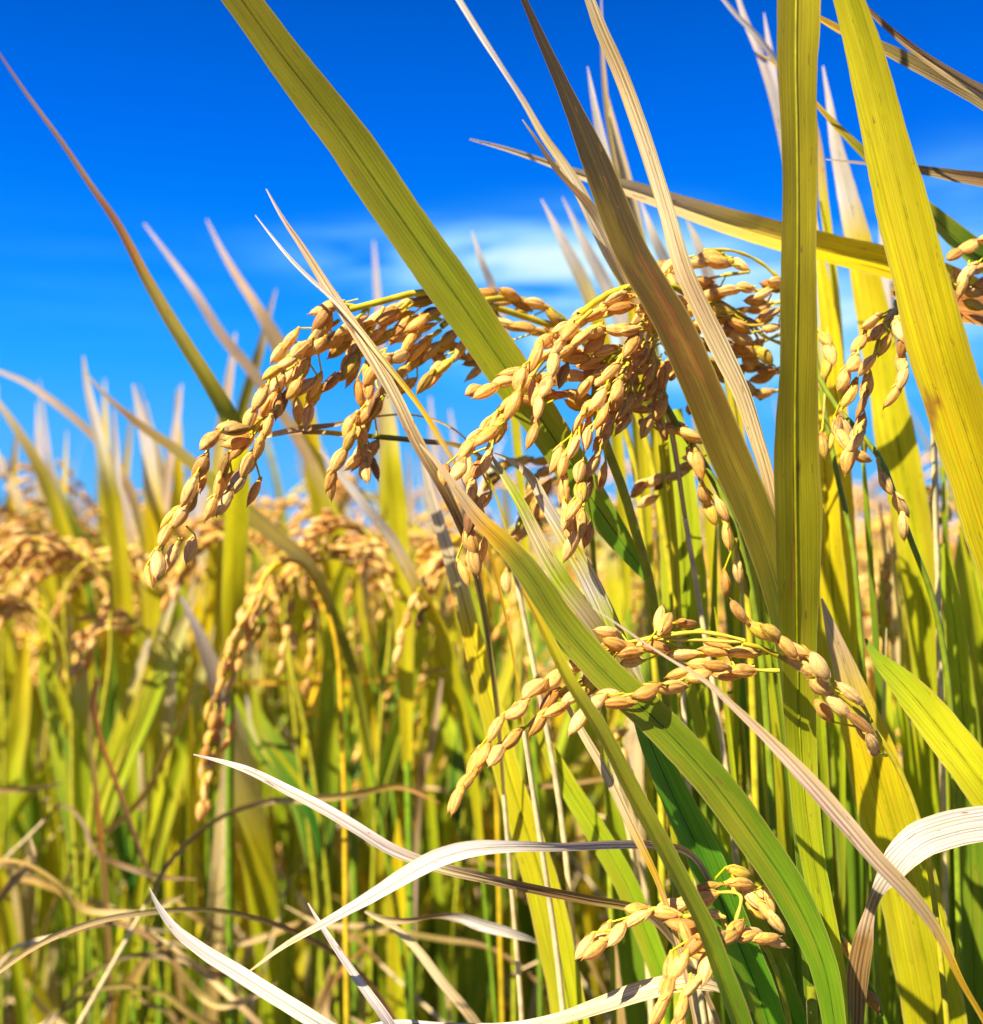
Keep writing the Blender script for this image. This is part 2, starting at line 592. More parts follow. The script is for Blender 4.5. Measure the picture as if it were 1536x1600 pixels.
G_VAR = [grain_mesh("grain_plump", seed=1), grain_mesh("grain_round", 0.0074, 0.0037, 0.0028, bend=0.08, seed=2),
         grain_mesh("grain_long", 0.0082, 0.0035, 0.0025, bend=-0.04, seed=3), grain_mesh("grain_slim", 0.0080, 0.0028, 0.0021, bend=0.10, seed=4),
         grain_mesh("grain_curved", 0.0079, 0.0035, 0.0026, bend=0.16, belly=0.75, seed=5)]
_q = np.array


def low_grain(mb, p, ax, L, W, col, sides=7):
    ax = ax / np.linalg.norm(ax)
    x = np.cross(ax, [0.31, 0.2, 0.9])
    x /= np.linalg.norm(x)
    y = np.cross(ax, x)
    z = np.array([-0.5, -0.3, 0.0, 0.28, 0.5])
    pr = np.array([0.12, 0.78, 1.0, 0.76, 0.06])
    th = np.linspace(0, 2 * math.pi, sides, endpoint=False)
    V = p + z[:, None, None] * L * ax + (pr * W / 2)[:, None, None] * (np.cos(th)[None, :, None] * x + 0.75 * np.sin(th)[None, :, None] * y)
    mb.add(V.reshape(-1, 3), grid_faces(5, sides, True), col)


# ------------------------------------------------------------------ blades laid out in space
def blade_frame(pts, W, roll):
    """pts: (px, py, distance) triples from the tip down; widths in photo pixels at that distance; roll in degrees about the blade's own axis."""
    n = len(pts)
    W = np.interp(np.linspace(0, 1, n), np.linspace(0, 1, len(W)), W)
    roll = np.atleast_1d(np.asarray(roll, float))
    roll = np.interp(np.linspace(0, 1, n), np.linspace(0, 1, len(roll)), roll) if len(roll) > 1 else np.full(n, roll[0])
    X = np.array([P(*p) for p in pts])
    wm = np.array([w * p[2] / FPX for w, p in zip(W, pts)]) / np.maximum(np.cos(np.radians(roll)), 0.35)
    K = [np.r_[x, w, r] for x, w, r in zip(X, wm, roll)]
    return K


class Line(list):
    ends = (0, 0)


def extend(K, tip_m, base_m):
    """Carry a blade on past the picture: a fine tip above, a narrowing base below."""
    K = Line(K)
    K.ends = (2 if tip_m else 0, 2 if base_m else 0)
    if tip_m:
        a, b = K[0], K[1]
        d = (a[:3] - b[:3]) / np.linalg.norm(a[:3] - b[:3])
        K.insert(0, np.r_[a[:3] + d * tip_m * 0.5 + [0, 0, -0.03 * tip_m], a[3] * 0.72, a[4]])
        K.insert(0, np.r_[a[:3] + d * tip_m + [0, 0, -0.16 * tip_m], 0.0006, a[4]])
    if base_m:
        a, b = K[-1], K[-2]
        d = unit((a[:3] - b[:3]) / np.linalg.norm(a[:3] - b[:3]) + np.array([0, 0.0, -0.5]))
        K.append(np.r_[a[:3] + d * base_m * 0.5, a[3] * 0.8, a[4] * 0.7])
        d2 = unit(d + np.array([0, 0, -0.7]))
        K.append(np.r_[a[:3] + d * base_m * 0.5 + d2 * base_m * 0.5, min(a[3] * 0.5, 0.005), a[4] * 0.4])
    return K


def add_blade(parent, origin, K, cols, fold=0.2, curl=0.0, wave=0.05, mat=None, rib=None, seed=0, nu=11, label=None, stains=()):
    rng = random.Random(seed)
    e0, e1 = getattr(K, 'ends', (0, 0))
    K = np.array(K)
    ch = np.concatenate([[0], np.cumsum(np.linalg.norm(np.diff(K[:, :3], axis=0), axis=1))])
    L = ch[-1]
    q0, q1 = ch[e0] / L, ch[-1 - e1] / L
    n = int(np.clip(L / 0.0025, 24, 150))
    S = cat_rom(K, n)
    pos, w, roll = S[:, :3], np.maximum(S[:, 3], 0.0003), np.radians(S[:, 4])
    t = unit(np.gradient(pos, axis=0))
    v = unit(pos - EYE)
    side = unit(np.cross(t, v))
    nor = unit(np.cross(t, side))
    c, s = np.cos(roll)[:, None], np.sin(roll)[:, None]
    sd = c * side + s * nor
    nr = c * nor - s * side
    col = tints(cols, np.clip((np.linspace(0, 1, n) - q0) / (q1 - q0), 0, 1))
    mb = MB()
    if stains:
        nu = 41
    strip(mb, pos, sd, nr, w / 2, col, nu, fold, curl, wave, rng)
    if stains:                     # patches of dead tissue, ragged along the veins
        V, cc = mb.v[0], np.array(mb.c[0])
        for c0, rx, ry, ang, colr, am in stains:
            q = V - P(*c0)
            sc_ = FPX / c0[2]
            ca, sa = math.cos(R(ang)), math.sin(R(ang))
            ax_, ay_ = (q[:, 0] * ca + q[:, 2] * sa) * sc_ / rx, (-q[:, 0] * sa + q[:, 2] * ca) * sc_ / ry
            nz_ = np.array([mnoise.noise(Vector((x * 900, 3.1, z * 260))) for x, z in zip(q[:, 0], q[:, 2])])
            g = np.clip(1.6 * (1.0 + 0.75 * nz_ - np.sqrt(ax_**2 + ay_**2)), 0, 1)[:, None] * am
            cc = cc * (1 - g) + C(colr) * g
        mb.c[0] = cc
    me = mb.mesh("leaf_blade", mat or M_LEAF, origin)
    o = put("leaf_blade", me, parent)
    if label:
        o['label'] = label
    if rib:
        mr = MB()
        k0 = int(n * 0.06)
        rr = np.clip(w[k0:] * 0.026, 0.00012, 0.00042)
        tube(mr, pos[k0:] + nr[k0:] * 0.00005, rr, col[k0:] * 0.52 + C(rib)[None, :] * 0.22, 6)
        put("midrib", mr.mesh("midrib", M_RIB, origin), o)
    return pos, w, t


def ground_base(p, rng, sx=0.02):
    return np.array([p[0] + rng.uniform(-sx, sx), p[1] + rng.uniform(0.0, 0.03), 0.0])


def add_stem(parent, origin, pts, r0, r1, cols, name="stem", nodes=()):
    S = cat_rom(np.array(pts), max(24, int(len(pts) * 14)))
    n = len(S)
    t = np.linspace(0, 1, n)
    r = np.interp(t, [0, 0.4, 1], [r0, (r0 + r1) / 2, r1])
    for k in nodes:
        r = r * (1 + 0.45 * np.exp(-((t - k) / 0.008) ** 2))
    mb = MB()
    col = tints(cols, t)
    for k in nodes:
        g = np.exp(-((t - k) / 0.008) ** 2)[:, None]
        col = col * (1 - 0.6 * g) + g * 0.6 * C('brown')
    tube(mb, S, r, col, 10)
    return put(name, mb.mesh(name, M_STEM, origin), parent)


_SEED = [100]


def shoot(label, pts, W, cols, roll=0, fold=0.2, curl=0.0, wave=0.05, dry=False, rib='green', tip=0.0, base=0.07, group=None, stemcol=('green', (.12, .14, .02), 'umber'), stains=()):
    """A rice shoot of which the photograph shows the blade: blade, midrib and the sheath that carries it down to the ground."""
    _SEED[0] += 1
    rng = random.Random(_SEED[0])
    K = extend(blade_frame(pts, W, roll), tip, base)
    end = K[-1][:3]
    gb = ground_base(end, rng)
    root = thing("rice_shoot", gb, label, "rice shoot", group)
    pos, w, t = add_blade(root, gb, K, cols, fold, curl, wave, M_DRY if dry else M_LEAF, rib, _SEED[0], stains=stains)
    e, te = pos[-1], t[-1]
    r0 = min(max(w[-1] * 0.35, 0.0007), 0.0018)
    mid = e + te * 0.06
    if mid[2] > e[2] - 0.02:
        mid = e + unit(te + np.array([0, 0.2, -1.2])) * 0.06
    add_stem(root, gb, [e - te * 0.004, e + te * 0.02, mid, (mid + gb) / 2 + [rng.uniform(-.01, .01), 0, 0], gb], r0, 0.0024,
             ('straw', 'tan', 'khaki') if dry else stemcol, "sheath")
    return root


# ------------------------------------------------------------------ heads of grain laid out in space
def add_panicle(parent, origin, strands, seed=0, fill=0.0, size=1.0, label=None, wilt=()):
    rng = random.Random(seed)
    mb = MB()
    spots = []
    for st in strands:
        pts, d0, d1 = st[0], st[1], st[2]
        lead = st[3] if len(st) > 3 else []
        n = len(pts)
        cen = []
        for i, (x, y) in enumerate(pts):
            d = d0 + (d1 - d0) * i / max(n - 1, 1) + rng.uniform(-0.0025, 0.0025)
            cen.append(P(x, y, d))
        cen = np.array(cen)
        tan = np.zeros_like(cen)
        for i in range(n):
            a, b = cen[max(i - 1, 0)], cen[min(i + 1, n - 1)]
            if i == 0 and lead:
                a = P(*lead[-1])
            tan[i] = unit(b - a) if np.linalg.norm(b - a) > 1e-6 else np.array([0, 0, -1.0])
        # the branch threads behind the grains
        path = [P(*q) for q in lead]
        sm = cen.copy()
        for i in range(1, n - 1):
            sm[i] = (cen[i - 1] + cen[i] * 2 + cen[i + 1]) / 4
        for i in range(n):
            path.append(sm[i] - tan[i] * 0.0030 + np.array([0, 0.0012, 0.0004]))
        if len(path) >= 2:
            S = cat_rom(np.array(path), max(8, 6 * len(path)))
            rr = np.linspace(0.00052, 0.00024, len(S)) * (1 + .18 * np.sin(np.arange(len(S)) * 1.1))
            tube(mb, S, rr, tints(((.50, .42, .03), (.58, .42, .04), (.55, .36, .06)), np.linspace(0, 1, len(S))), 7)
        for i in range(n):
            ax = tan[i] + np.array([rng.uniform(-.22, .22), rng.uniform(-.3, .3), rng.uniform(-.22, .22)])
            spots.append((cen[i], unit(ax), 1.0))
            if i > 0:
                base = cen[i] - unit(ax) * 0.0042
                tube(mb, [sm[i] - tan[i] * 0.0075 + np.array([0, 0.001, 0.0003]), (base + sm[i] - tan[i] * 0.0060) / 2, base], 0.00028, C('yg'), 5)
            if rng.random() < fill:
                off = np.array([rng.uniform(-.0035, .0035), rng.uniform(.003, .007), rng.uniform(-.0035, .0035)])
                ax2 = unit(tan[i] + np.array([rng.uniform(-.4, .4), rng.uniform(-.4, .4), rng.uniform(-.4, .4)]))
                spots.append((cen[i] + off, ax2, 0.96))
                tube(mb, [sm[i] - tan[i] * 0.0085 + np.array([0, 0.001, 0]), cen[i] + off - ax2 * 0.0042], 0.00026, C('yg'), 5)
    o = put("panicle", mb.mesh("panicle", M_STEM, origin), parent)
    if label:
        o['label'] = label
    spots.sort(key=lambda s: s[0][1])
    for k, (c, ax, sc) in enumerate(spots[:100]):
        g = bpy.data.objects.new("grain", G_VAR[rng.choice((0, 0, 0, 1, 1, 2, 2, 3, 4, 4))])
        COL.objects.link(g)
        g.parent = o
        q = Vector(ax).to_track_quat('Z', 'X')
        g.rotation_mode = 'QUATERNION'
        g.rotation_quaternion = q @ Matrix.Rotation(rng.uniform(0, 6.28), 3, 'Z').to_quaternion()
        g.location = Vector(c - origin)
        s = size * sc * rng.uniform(0.90, 1.06)
        g.scale = (s * rng.uniform(.94, 1.06), s * rng.uniform(.94, 1.06), s)
    return o


def stalk(label, culm, r0, r1, strands, cols=('yg', 'olive', 'green', 'umber'), fill=0.15, seed=0, nodes=(), size=1.0, group=None, name="rice_stalk"):  # noqa
    """A rice stalk bearing a head of grain; culm: (px, py, d) from the neck of the head downwards."""
    rng = random.Random(seed)
    cp = [P(*c) for c in culm]
    end = cp[-1]
    gb = ground_base(end, rng)
    d = unit(cp[-1] - cp[-2])
    cols = tuple({'yellow': (.52, .42, .02), 'yg': (.33, .35, .015), 'olive': (.20, .25, .015)}.get(c, c) for c in cols)
    cp += [end + unit(d + np.array([0, 0, -0.8])) * 0.08, (end + gb) / 2 + np.array([0.004, 0, -0.03]), gb]
    root = thing(name, gb, label, "rice stalk", group)
    add_stem(root, gb, cp, r0, r1, cols, "stem", nodes)
    add_panicle(root, gb, strands, seed, fill, size)
    return root, gb


def leaf_on(root, gb, pts, W, cols, roll=0, fold=0.2, curl=0.0, wave=0.05, dry=False, rib='green', tip=0.0, base=0.0, label=None):
    _SEED[0] += 1
    return add_blade(root, gb, extend(blade_frame(pts, W, roll), tip, base), cols, fold, curl, wave, M_DRY if dry else M_LEAF, rib, _SEED[0], label=label)


# ------------------------------------------------------------------ THE SHARP STALKS: heads of grain
# the big head arching to the left
stalk("golden rice stalk whose head arches furthest left, its tip dangling alone against the sky",
      [(545, 484, .292), (600, 470, .296), (660, 456, .300), (735, 470, .310), (850, 505, .325), (945, 540, .335), (1000, 660, .34), (1040, 850, .345), (1065, 1100, .35), (1078, 1400, .35)],
      .0009, .0019,
      [([(514, 481), (503, 499), (494, 519), (469, 546), (447, 567), (425, 582), (406, 622), (391, 655), (371, 672), (356, 667), (328, 689), (312, 730), (295, 767), (281, 807), (258, 836), (244, 882)], .290, .268, [(560, 480, .293)]),
       ([(540, 512), (516, 532), (492, 542), (470, 580), (458, 608), (441, 632), (419, 662), (404, 699), (386, 727), (369, 755), (350, 784)], .293, .276, [(575, 482, .295)]),
       ([(480, 545), (452, 585), (434, 604), (416, 638), (396, 668), (374, 700), (350, 732), (341, 763), (328, 794)], .296, .284, [(530, 500, .296)]),
       ([(569, 531), (553, 546), (547, 571), (516, 599), (491, 617), (481, 649)], .300, .296, [(600, 480, .302)]),
       ([(605, 496), (579, 505), (552, 520), (530, 545)], .298, .300, [(640, 470, .304)]),
       ([(268, 872)], .271, .271, [(282, 840, .272)])],
      cols=('yellow', 'yg', 'olive'), fill=0.85, seed=11)

stalk("stalk behind the wide olive blade with short golden strands hanging left of it",
      [(690, 510, .303), (735, 478, .308), (790, 466, .318), (860, 484, .33), (930, 560, .342), (985, 700, .348), (1010, 900, .352), (1030, 1150, .355), (1035, 1450, .355)],
      .0009, .0019,
      [([(650, 505), (637, 535), (624, 557), (596, 566), (579, 587), (575, 607), (584, 632), (566, 650), (548, 666), (545, 690), (529, 720), (515, 748)], .300, .288, [(690, 500, .303)]),
       ([(652, 550), (628, 585), (602, 606), (588, 640), (566, 686), (571, 712), (573, 736)], .304, .294, [(690, 515, .305)]),
       ([(720, 545), (692, 574), (664, 598)], .302, .300, [(745, 500, .31)]),
       ([(700, 530), (672, 550), (645, 567), (620, 590)], .309, .307, [(730, 500, .312)]),
       ([(659, 470), (635, 477), (605, 490), (580, 506)], .309, .306, [(720, 470, .312)]),
       ([(675, 492), (648, 497), (625, 512), (598, 528), (565, 550)], .306, .304, [(730, 480, .312)]),
       ([(866, 496), (835, 475), (812, 474), (796, 460), (759, 457)], .322, .316, [(890, 520, .33)]),
       ([(870, 520), (839, 517), (816, 512), (789, 505), (760, 490)], .316, .312, [(890, 530, .33)]),
       ([(740, 566), (712, 548), (690, 540)], .312, .31, [(770, 520, .316)])],
      cols=('yellow', 'yg', 'olive'), fill=0.8, seed=12)

stalk("golden rice stalk at the centre whose long strands hang over the wide olive blade",
      [(905, 492, .282), (945, 462, .286), (1000, 446, .292), (1060, 450, .298), (1110, 500, .305), (1142, 620, .31), (1160, 800, .315), (1172, 1000, .32), (1182, 1300, .325), (1190, 1580, .325)],
      .0009, .0018,
      [([(960, 466), (926, 493), (898, 505), (879, 517), (849, 535), (836, 559), (814, 594), (800, 634), (778, 667), (759, 682), (731, 702), (714, 735)], .284, .266, [(975, 450, .29)]),
       ([(822, 600), (792, 634), (772, 668), (757, 724), (746, 732), (737, 766), (735, 812), (737, 846), (742, 876)], .279, .268, [(850, 560, .28)]),
       ([(890, 520), (874, 540), (864, 570), (852, 604), (841, 636), (831, 681)], .274, .268, [(925, 485, .28)]),
       ([(985, 517), (963, 515), (926, 517), (906, 530), (880, 550)], .280, .276, [(1010, 490, .29)]),
       ([(1000, 440), (969, 457), (950, 470)], .292, .288, [(1020, 440, .295)]),
       ([(1010, 478), (969, 481)], .281, .28, [(1030, 470, .29)]),
       ([(1000, 545), (946, 548), (926, 563), (899, 560)], .286, .284, [(1030, 520, .292)]),
       ([(930, 590), (896, 587), (859, 590), (826, 594), (786, 598), (759, 612)], .291, .284, [(960, 560, .293)]),
       ([(935, 625), (902, 617), (872, 617), (840, 612)], .293, .288, [(960, 590, .295)])],
      cols=('yellow', 'yg', 'green'), fill=0.8, seed=13)

rt, gb = stalk("jointed green rice stalk with a shaded brown head hanging straight down at the centre",
               [(975, 548, .287), (958, 545, .289), (938, 575, .292), (931, 640, .293), (945, 690, .294), (973, 764, .296), (996, 840, .298), (1014, 905, .30), (1024, 960, .302), (1042, 1100, .305), (1055, 1300, .31), (1060, 1560, .312)],
               .0012, .0022,
               [([(985, 540), (953, 584), (933, 624), (904, 660), (896, 700), (879, 727), (882, 769), (886, 809)], .280, .268, [(985, 520, .287)]),
                ([(962, 610), (939, 652), (918, 686), (906, 738), (909, 769), (896, 796)], .278, .266, [(985, 560, .285)]),
                ([(970, 640), (942, 690), (926, 726), (915, 770), (907, 820), (892, 854)], .282, .270, [(985, 590, .287)]),
                ([(1000, 560), (975, 585), (962, 625), (945, 665)], .284, .280, [(1005, 530, .288)])],
               cols=('yg', 'olive', 'green'), fill=0.5, seed=14, nodes=(0.262, 0.36))
leaf_on(rt, gb, [(371, -10, .262), (445, 92, .268), (520, 188, .274), (612, 320, .281), (699, 443, .287), (790, 575, .293), (862, 680, .297), (935, 795, .300), (985, 865, .302), (1013, 903, .302)],
        [56, 60, 66, 69, 71, 68, 58, 46, 30, 16], [(.36, .29, .010), (.34, .30, .010), (.31, .30, .010), (.31, .33, .010), (.33, .36, .010), (.35, .40, .012), (.20, .36, .012), (.16, .36, .012)],
        roll=(-6, -6, -4, 0, 6, 10), fold=0.14, rib='deep', tip=0.13, wave=.03, label="wide olive green blade slanting up across the sky")

stalk("rice stalk with grains scattered along thin green branches behind the thick vertical blade",
      [(1222, 436, .320), (1248, 468, .322), (1270, 540, .322), (1291, 655, .322), (1312, 760, .322), (1326, 820, .322), (1345, 1000, .325), (1360, 1300, .33), (1372, 1560, .33)],
      .0007, .0016,
      [([(1154, 413), (1121, 409), (1104, 404), (1082, 412), (1046, 418), (1050, 436)], .312, .306, [(1217, 434, .318), (1185, 408, .316), (1140, 391, .313), (1100, 391, .312)]),
       ([(1211, 443), (1191, 460), (1164, 450), (1137, 455), (1105, 462), (1074, 483), (1061, 467), (1040, 480)], .314, .306, [(1235, 455, .32)]),
       ([(1206, 490), (1204, 513), (1154, 510), (1124, 482), (1100, 500), (1060, 510), (1040, 520)], .316, .306, [(1250, 490, .32)]),
       ([(1194, 557), (1164, 547), (1157, 527), (1130, 520), (1090, 540), (1075, 560)], .318, .308, [(1230, 540, .32), (1191, 523, .318), (1167, 497, .317), (1107, 463, .314)]),
       ([(1194, 614), (1165, 605), (1140, 575), (1105, 565)], .318, .31, [(1250, 600, .322)]),
       ([(1180, 540), (1146, 552), (1112, 546), (1080, 530), (1050, 535)], .322, .316, [(1225, 520, .324)]),
       ([(1200, 580), (1172, 572), (1138, 590), (1110, 600), (1085, 625)], .326, .318, [(1240, 560, .326)]),
       ([(1185, 480), (1150, 490), (1115, 505), (1085, 515), (1062, 545)], .324, .318, [(1230, 470, .325)]),
       ([(1095, 440), (1070, 452), (1040, 455), (1015, 470), (1000, 495)], .316, .308, [(1130, 430, .318), (1170, 425, .32)]),
       ([(1291, 530), (1298, 552), (1291, 575), (1286, 697)], .315, .312, [(1268, 510, .32)])],
      cols=('olive', 'green', 'green'), fill=0.8, seed=15, nodes=(0.165,))

stalk("green rice stalk bent low, brown grains clinging along it right of the shaded head",
      [(1012, 560, .306), (1030, 610, .304), (1052, 655, .302), (1085, 700, .300), (1112, 745, .300), (1135, 790, .300), (1148, 825, .300), (1168, 895, .302), (1186, 1000, .305), (1203, 1200, .31), (1215, 1500, .315)],
      .0009, .0019,
      [([(1034, 667), (1050, 672), (1074, 678)], .297, .295, [(1030, 620, .302)]),
       ([(1092, 727), (1102, 774), (1129, 797), (1136, 838)], .296, .294, [(1085, 695, .298)]),
       ([(1154, 894)], .298, .298, [(1150, 840, .299)]),
       ([(1013, 587), (993, 627), (973, 664)], .290, .284, [(1020, 555, .30)]),
       ([(1010, 560), (986, 600), (965, 640)], .297, .293, [(1020, 545, .30)]),
       ([(1035, 590), (1030, 640), (1010, 668)], .296, .292, [(1030, 560, .302)]),
       ([(1000, 530), (1012, 500), (1040, 490)], .300, .302, [(1010, 550, .302)]),
       ([(1045, 575), (1015, 612), (1000, 640), (985, 610)], .301, .297, [(1040, 550, .305)]),
       ([(1071, 729), (1054, 744), (1024, 749), (998, 765)], .318, .322, [(1095, 722, .31)])],
      cols=('olive', 'green', 'green'), fill=0.7, seed=16)

stalk("rice stalk with pale tan grains hanging from a strand beside the bright yellow slanting blade",
      [(1400, 458, .30), (1418, 440, .305), (1440, 470, .315), (1455, 600, .325), (1462, 800, .33), (1470, 1100, .335), (1478, 1500, .34)],
      .0008, .0016,
      [([(1390, 497), (1361, 502), (1341, 537), (1332, 567), (1316, 592)], .294, .286, [(1400, 470, .30)]),
       ([(1401, 510), (1371, 520), (1381, 540), (1354, 572), (1353, 606), (1346, 634), (1343, 668), (1336, 692), (1328, 718)], .290, .278, [(1400, 475, .298)]),
       ([(1405, 515), (1411, 539), (1408, 564), (1409, 591), (1394, 618)], .285, .28, [(1404, 490, .295)]),
       ([(1326, 618), (1310, 664), (1318, 688)], .288, .284, [(1340, 590, .29)])],
      cols=('straw', 'yg', 'green'), fill=0.15, seed=17)

stalk("thin green rice stalk curving right with three lone grains on it below the tan strand",
      [(1278, 587, .298), (1310, 640, .296), (1344, 676, .294), (1378, 722, .292), (1400, 780, .292), (1424, 846, .294), (1455, 927, .298), (1478, 1040, .302), (1492, 1250, .31), (1500, 1560, .315)],
      .0007, .0016,
      [([(1385, 755), (1409, 789)], .288, .288, [(1372, 715, .291)]), ([(1411, 822)], .288, .288, [(1404, 785, .29)]),
       ([(1343, 712), (1322, 672)], .291, .289, [(1352, 688, .293)])],
      cols=('olive', 'green', 'green'), fill=0.0, seed=18)

stalk("rice stalk whose cut-off head pokes in at the top right edge behind the yellow blade",
      [(1600, 350, .315), (1640, 420, .32), (1650, 600, .33), (1655, 900, .34), (1660, 1300, .35)],
      .0008, .0017,
      [([(1540, 374), (1511, 385), (1492, 398)], .30, .298, [(1575, 350, .31)]),
       ([(1560, 400), (1530, 418), (1510, 428), (1504, 446)], .303, .30, [(1590, 370, .312)]),
       ([(1575, 430), (1540, 440), (1522, 456), (1500, 432)], .306, .304, [(1595, 380, .314)])],
      cols=('khaki', 'green', 'green'), fill=0.2, seed=19)

stalk("rice stalk at lower right bending left in a flat arch before green blades",
      [(1160, 1006, .262), (1190, 1012, .263), (1218, 1026, .264), (1275, 1060, .266), (1327, 1097, .268), (1379, 1158, .27), (1410, 1213, .272), (1436, 1282, .274), (1456, 1380, .277), (1470, 1500, .28), (1480, 1600, .283)],
      .0006, .0015,
      [([(1160, 1049), (1119, 1041), (1090, 1055), (1048, 1075), (1009, 1079), (965, 1099), (925, 1099), (903, 1126)], .262, .250, [(1218, 1048, .265)]),
       ([(1160, 1021), (1116, 1018), (1067, 1023), (1025, 1013), (983, 1021), (960, 1007)], .266, .266, [(1200, 1020, .265)]),
       ([(1040, 974), (1074, 974)], .268, .268, [(1100, 984, .266), (1060, 990, .266)]),
       ([(1327, 1082), (1283, 1072), (1249, 1040), (1228, 1010), (1190, 985), (1155, 955)], .262, .258, [(1368, 1140, .267)]),
       ([(1361, 1162), (1343, 1131), (1309, 1102), (1280, 1040), (1239, 1012), (1205, 990)], .258, .258, [(1385, 1180, .267)]),
       ([(960, 1010), (920, 1030), (895, 1043), (862, 1062), (835, 1077), (806, 1108), (774, 1139), (754, 1180), (728, 1222), (714, 1250)], .268, .250, [(1000, 1000, .267), (1100, 988, .265), (1160, 1000, .263)]),
       ([(925, 1055), (890, 1080), (858, 1095), (840, 1130), (798, 1156), (775, 1180)], .271, .256, [(960, 1018, .268)]),
       ([(895, 1090), (868, 1110)], .262, .26, [(930, 1070, .266)]),
       ([(1129, 1052), (1098, 1040), (1062, 1052)], .268, .268, [(1180, 1040, .266)])],
      cols=('yellow', 'yg', 'green'), fill=0.3, seed=20)

stalk("low rice stalk at the bottom with a tangled pale head between the green blades",
      [(1140, 1470, .262), (1185, 1466, .265), (1205, 1500, .27), (1230, 1580, .28), (1250, 1700, .29)],
      .0006, .0015,
      [([(1116, 1466), (1085, 1478), (1059, 1510), (1044, 1545), (1030, 1580)], .256, .25, [(1140, 1466, .262)]),
       ([(1137, 1466), (1106, 1516), (1078, 1545), (1064, 1577), (1060, 1610)], .254, .246, [(1150, 1468, .262)]),
       ([(1167, 1463), (1198, 1466)], .262, .262, [(1150, 1466, .263)]),
       ([(1104, 1428), (1064, 1443), (1037, 1427), (993, 1437), (963, 1460), (930, 1483)], .268, .262, [(1135, 1450, .266)]),
       ([(1097, 1403), (1070, 1412), (1040, 1420)], .272, .27, [(1150, 1440, .268), (1157, 1400, .27)]),
       ([(1157, 1382), (1178, 1405), (1200, 1425), (1212, 1440)], .276, .272, [(1150, 1400, .272)]),
       ([(1090, 1490), (1072, 1460)], .262, .262, [(1140, 1472, .264)])],
      cols=('yg', 'yg', 'green'), fill=0.6, seed=21)

stalk("thin rice stalk with two shaded brown grains beside the withered base of the white leaf",
      [(1312, 1462, .289), (1338, 1500, .289), (1362, 1545, .29), (1385, 1600, .292), (1400, 1680, .295)],
      .0005, .0012, [([(1326, 1486), (1344, 1522), (1361, 1562)], .288, .288, [(1312, 1462, .289)])], cols=('green', 'green', 'green'), fill=0, seed=27)

# softer heads a little further back
stalk("soft focus rice stalk whose long double strand hangs down to the white leaf tip",
      [(402, 925, .42), (425, 885, .425), (455, 875, .43), (490, 900, .44), (520, 980, .445), (535, 1150, .45), (540, 1400, .45)],
      .0009, .0018,
      [([(395, 940), (380, 968), (368, 992), (358, 1018), (350, 1044), (343, 1070), (337, 1098), (332, 1126), (327, 1152), (322, 1180), (316, 1208), (320, 1240), (313, 1268)], .415, .40, [(410, 915, .42)]),
       ([(402, 962), (392, 990), (378, 1012), (370, 1040), (360, 1070), (352, 1100), (345, 1130), (338, 1158), (330, 1190), (322, 1220)], .42, .405, [(412, 930, .422)]),
       ([(455, 950), (447, 985), (442, 1015), (436, 1045)], .45, .45, [(460, 900, .44)]),
       ([(492, 945), (490, 975), (487, 1005), (482, 1035), (480, 1070)], .455, .455, [(480, 905, .44)])],
      cols=('gold', 'yg', 'olive'), fill=0.4, seed=22)
stalk("soft focus rice stalk with a straw coloured strand hanging left of the tan-tipped green blade",
      [(700, 850, .42), (725, 835, .425), (750, 870, .43), (765, 980, .44), (775, 1200, .45)],
      .0008, .0017,
      [([(692, 868), (675, 885), (660, 912), (645, 940), (634, 968), (626, 995), (621, 1022)], .415, .405, [(705, 850, .42)]),
       ([(700, 885), (680, 915), (664, 945), (655, 970)], .42, .415, [(708, 855, .42)]),
       ([(780, 930), (790, 965), (775, 990)], .425, .425, [(750, 880, .43)])],
      cols=('gold', 'yg', 'olive'), fill=0.3, seed=23)
stalk("rice stalk with a shaded brown strand hanging behind the twin striped blades",
      [(870, 735, .34), (895, 720, .342), (915, 780, .345), (930, 900, .35), (945, 1150, .355)],
      .0008, .0017,
      [([(850, 738), (832, 755), (822, 785), (812, 815), (802, 845), (796, 875), (792, 910)], .335, .33, [(870, 735, .34)]),
       ([(845, 720), (815, 722), (785, 730), (770, 750)], .345, .35, [(870, 725, .34)]),
       ([(850, 770), (838, 800), (842, 830)], .338, .336, [(870, 745, .34)])],
      cols=('yg', 'olive', 'green'), fill=0.3, seed=24)
stalk("rice stalk with a dark reddish strand seen between green blades near the right edge",
      [(1400, 850, .40), (1415, 830, .40), (1432, 880, .405), (1440, 1000, .41), (1450, 1250, .42)],
      .0008, .0017,
      [([(1395, 872), (1388, 895), (1385, 920), (1388, 945), (1386, 970), (1392, 995)], .398, .395, [(1402, 850, .40)]),
       ([(1470, 770), (1455, 795), (1480, 800), (1462, 820)], .42, .42, [(1450, 760, .415), (1418, 830, .402)])],
      cols=('olive', 'green', 'green'), fill=0.4, seed=25)
stalk("rice stalk with dry grains peeping out between the dark green blades at bottom centre",
      [(1130, 1085, .36), (1142, 1070, .36), (1155, 1130, .362), (1165, 1300, .37)],
      .0008, .0017,
      [([(1125, 1100), (1118, 1128), (1122, 1156), (1116, 1190), (1122, 1220), (1118, 1250)], .358, .355, [(1132, 1083, .36)]),
       ([(965, 1150), (975, 1185), (982, 1210)], .37, .37, [(1000, 1120, .368), (1100, 1080, .362)])],
      cols=('olive', 'green', 'green'), fill=0.4, seed=26)


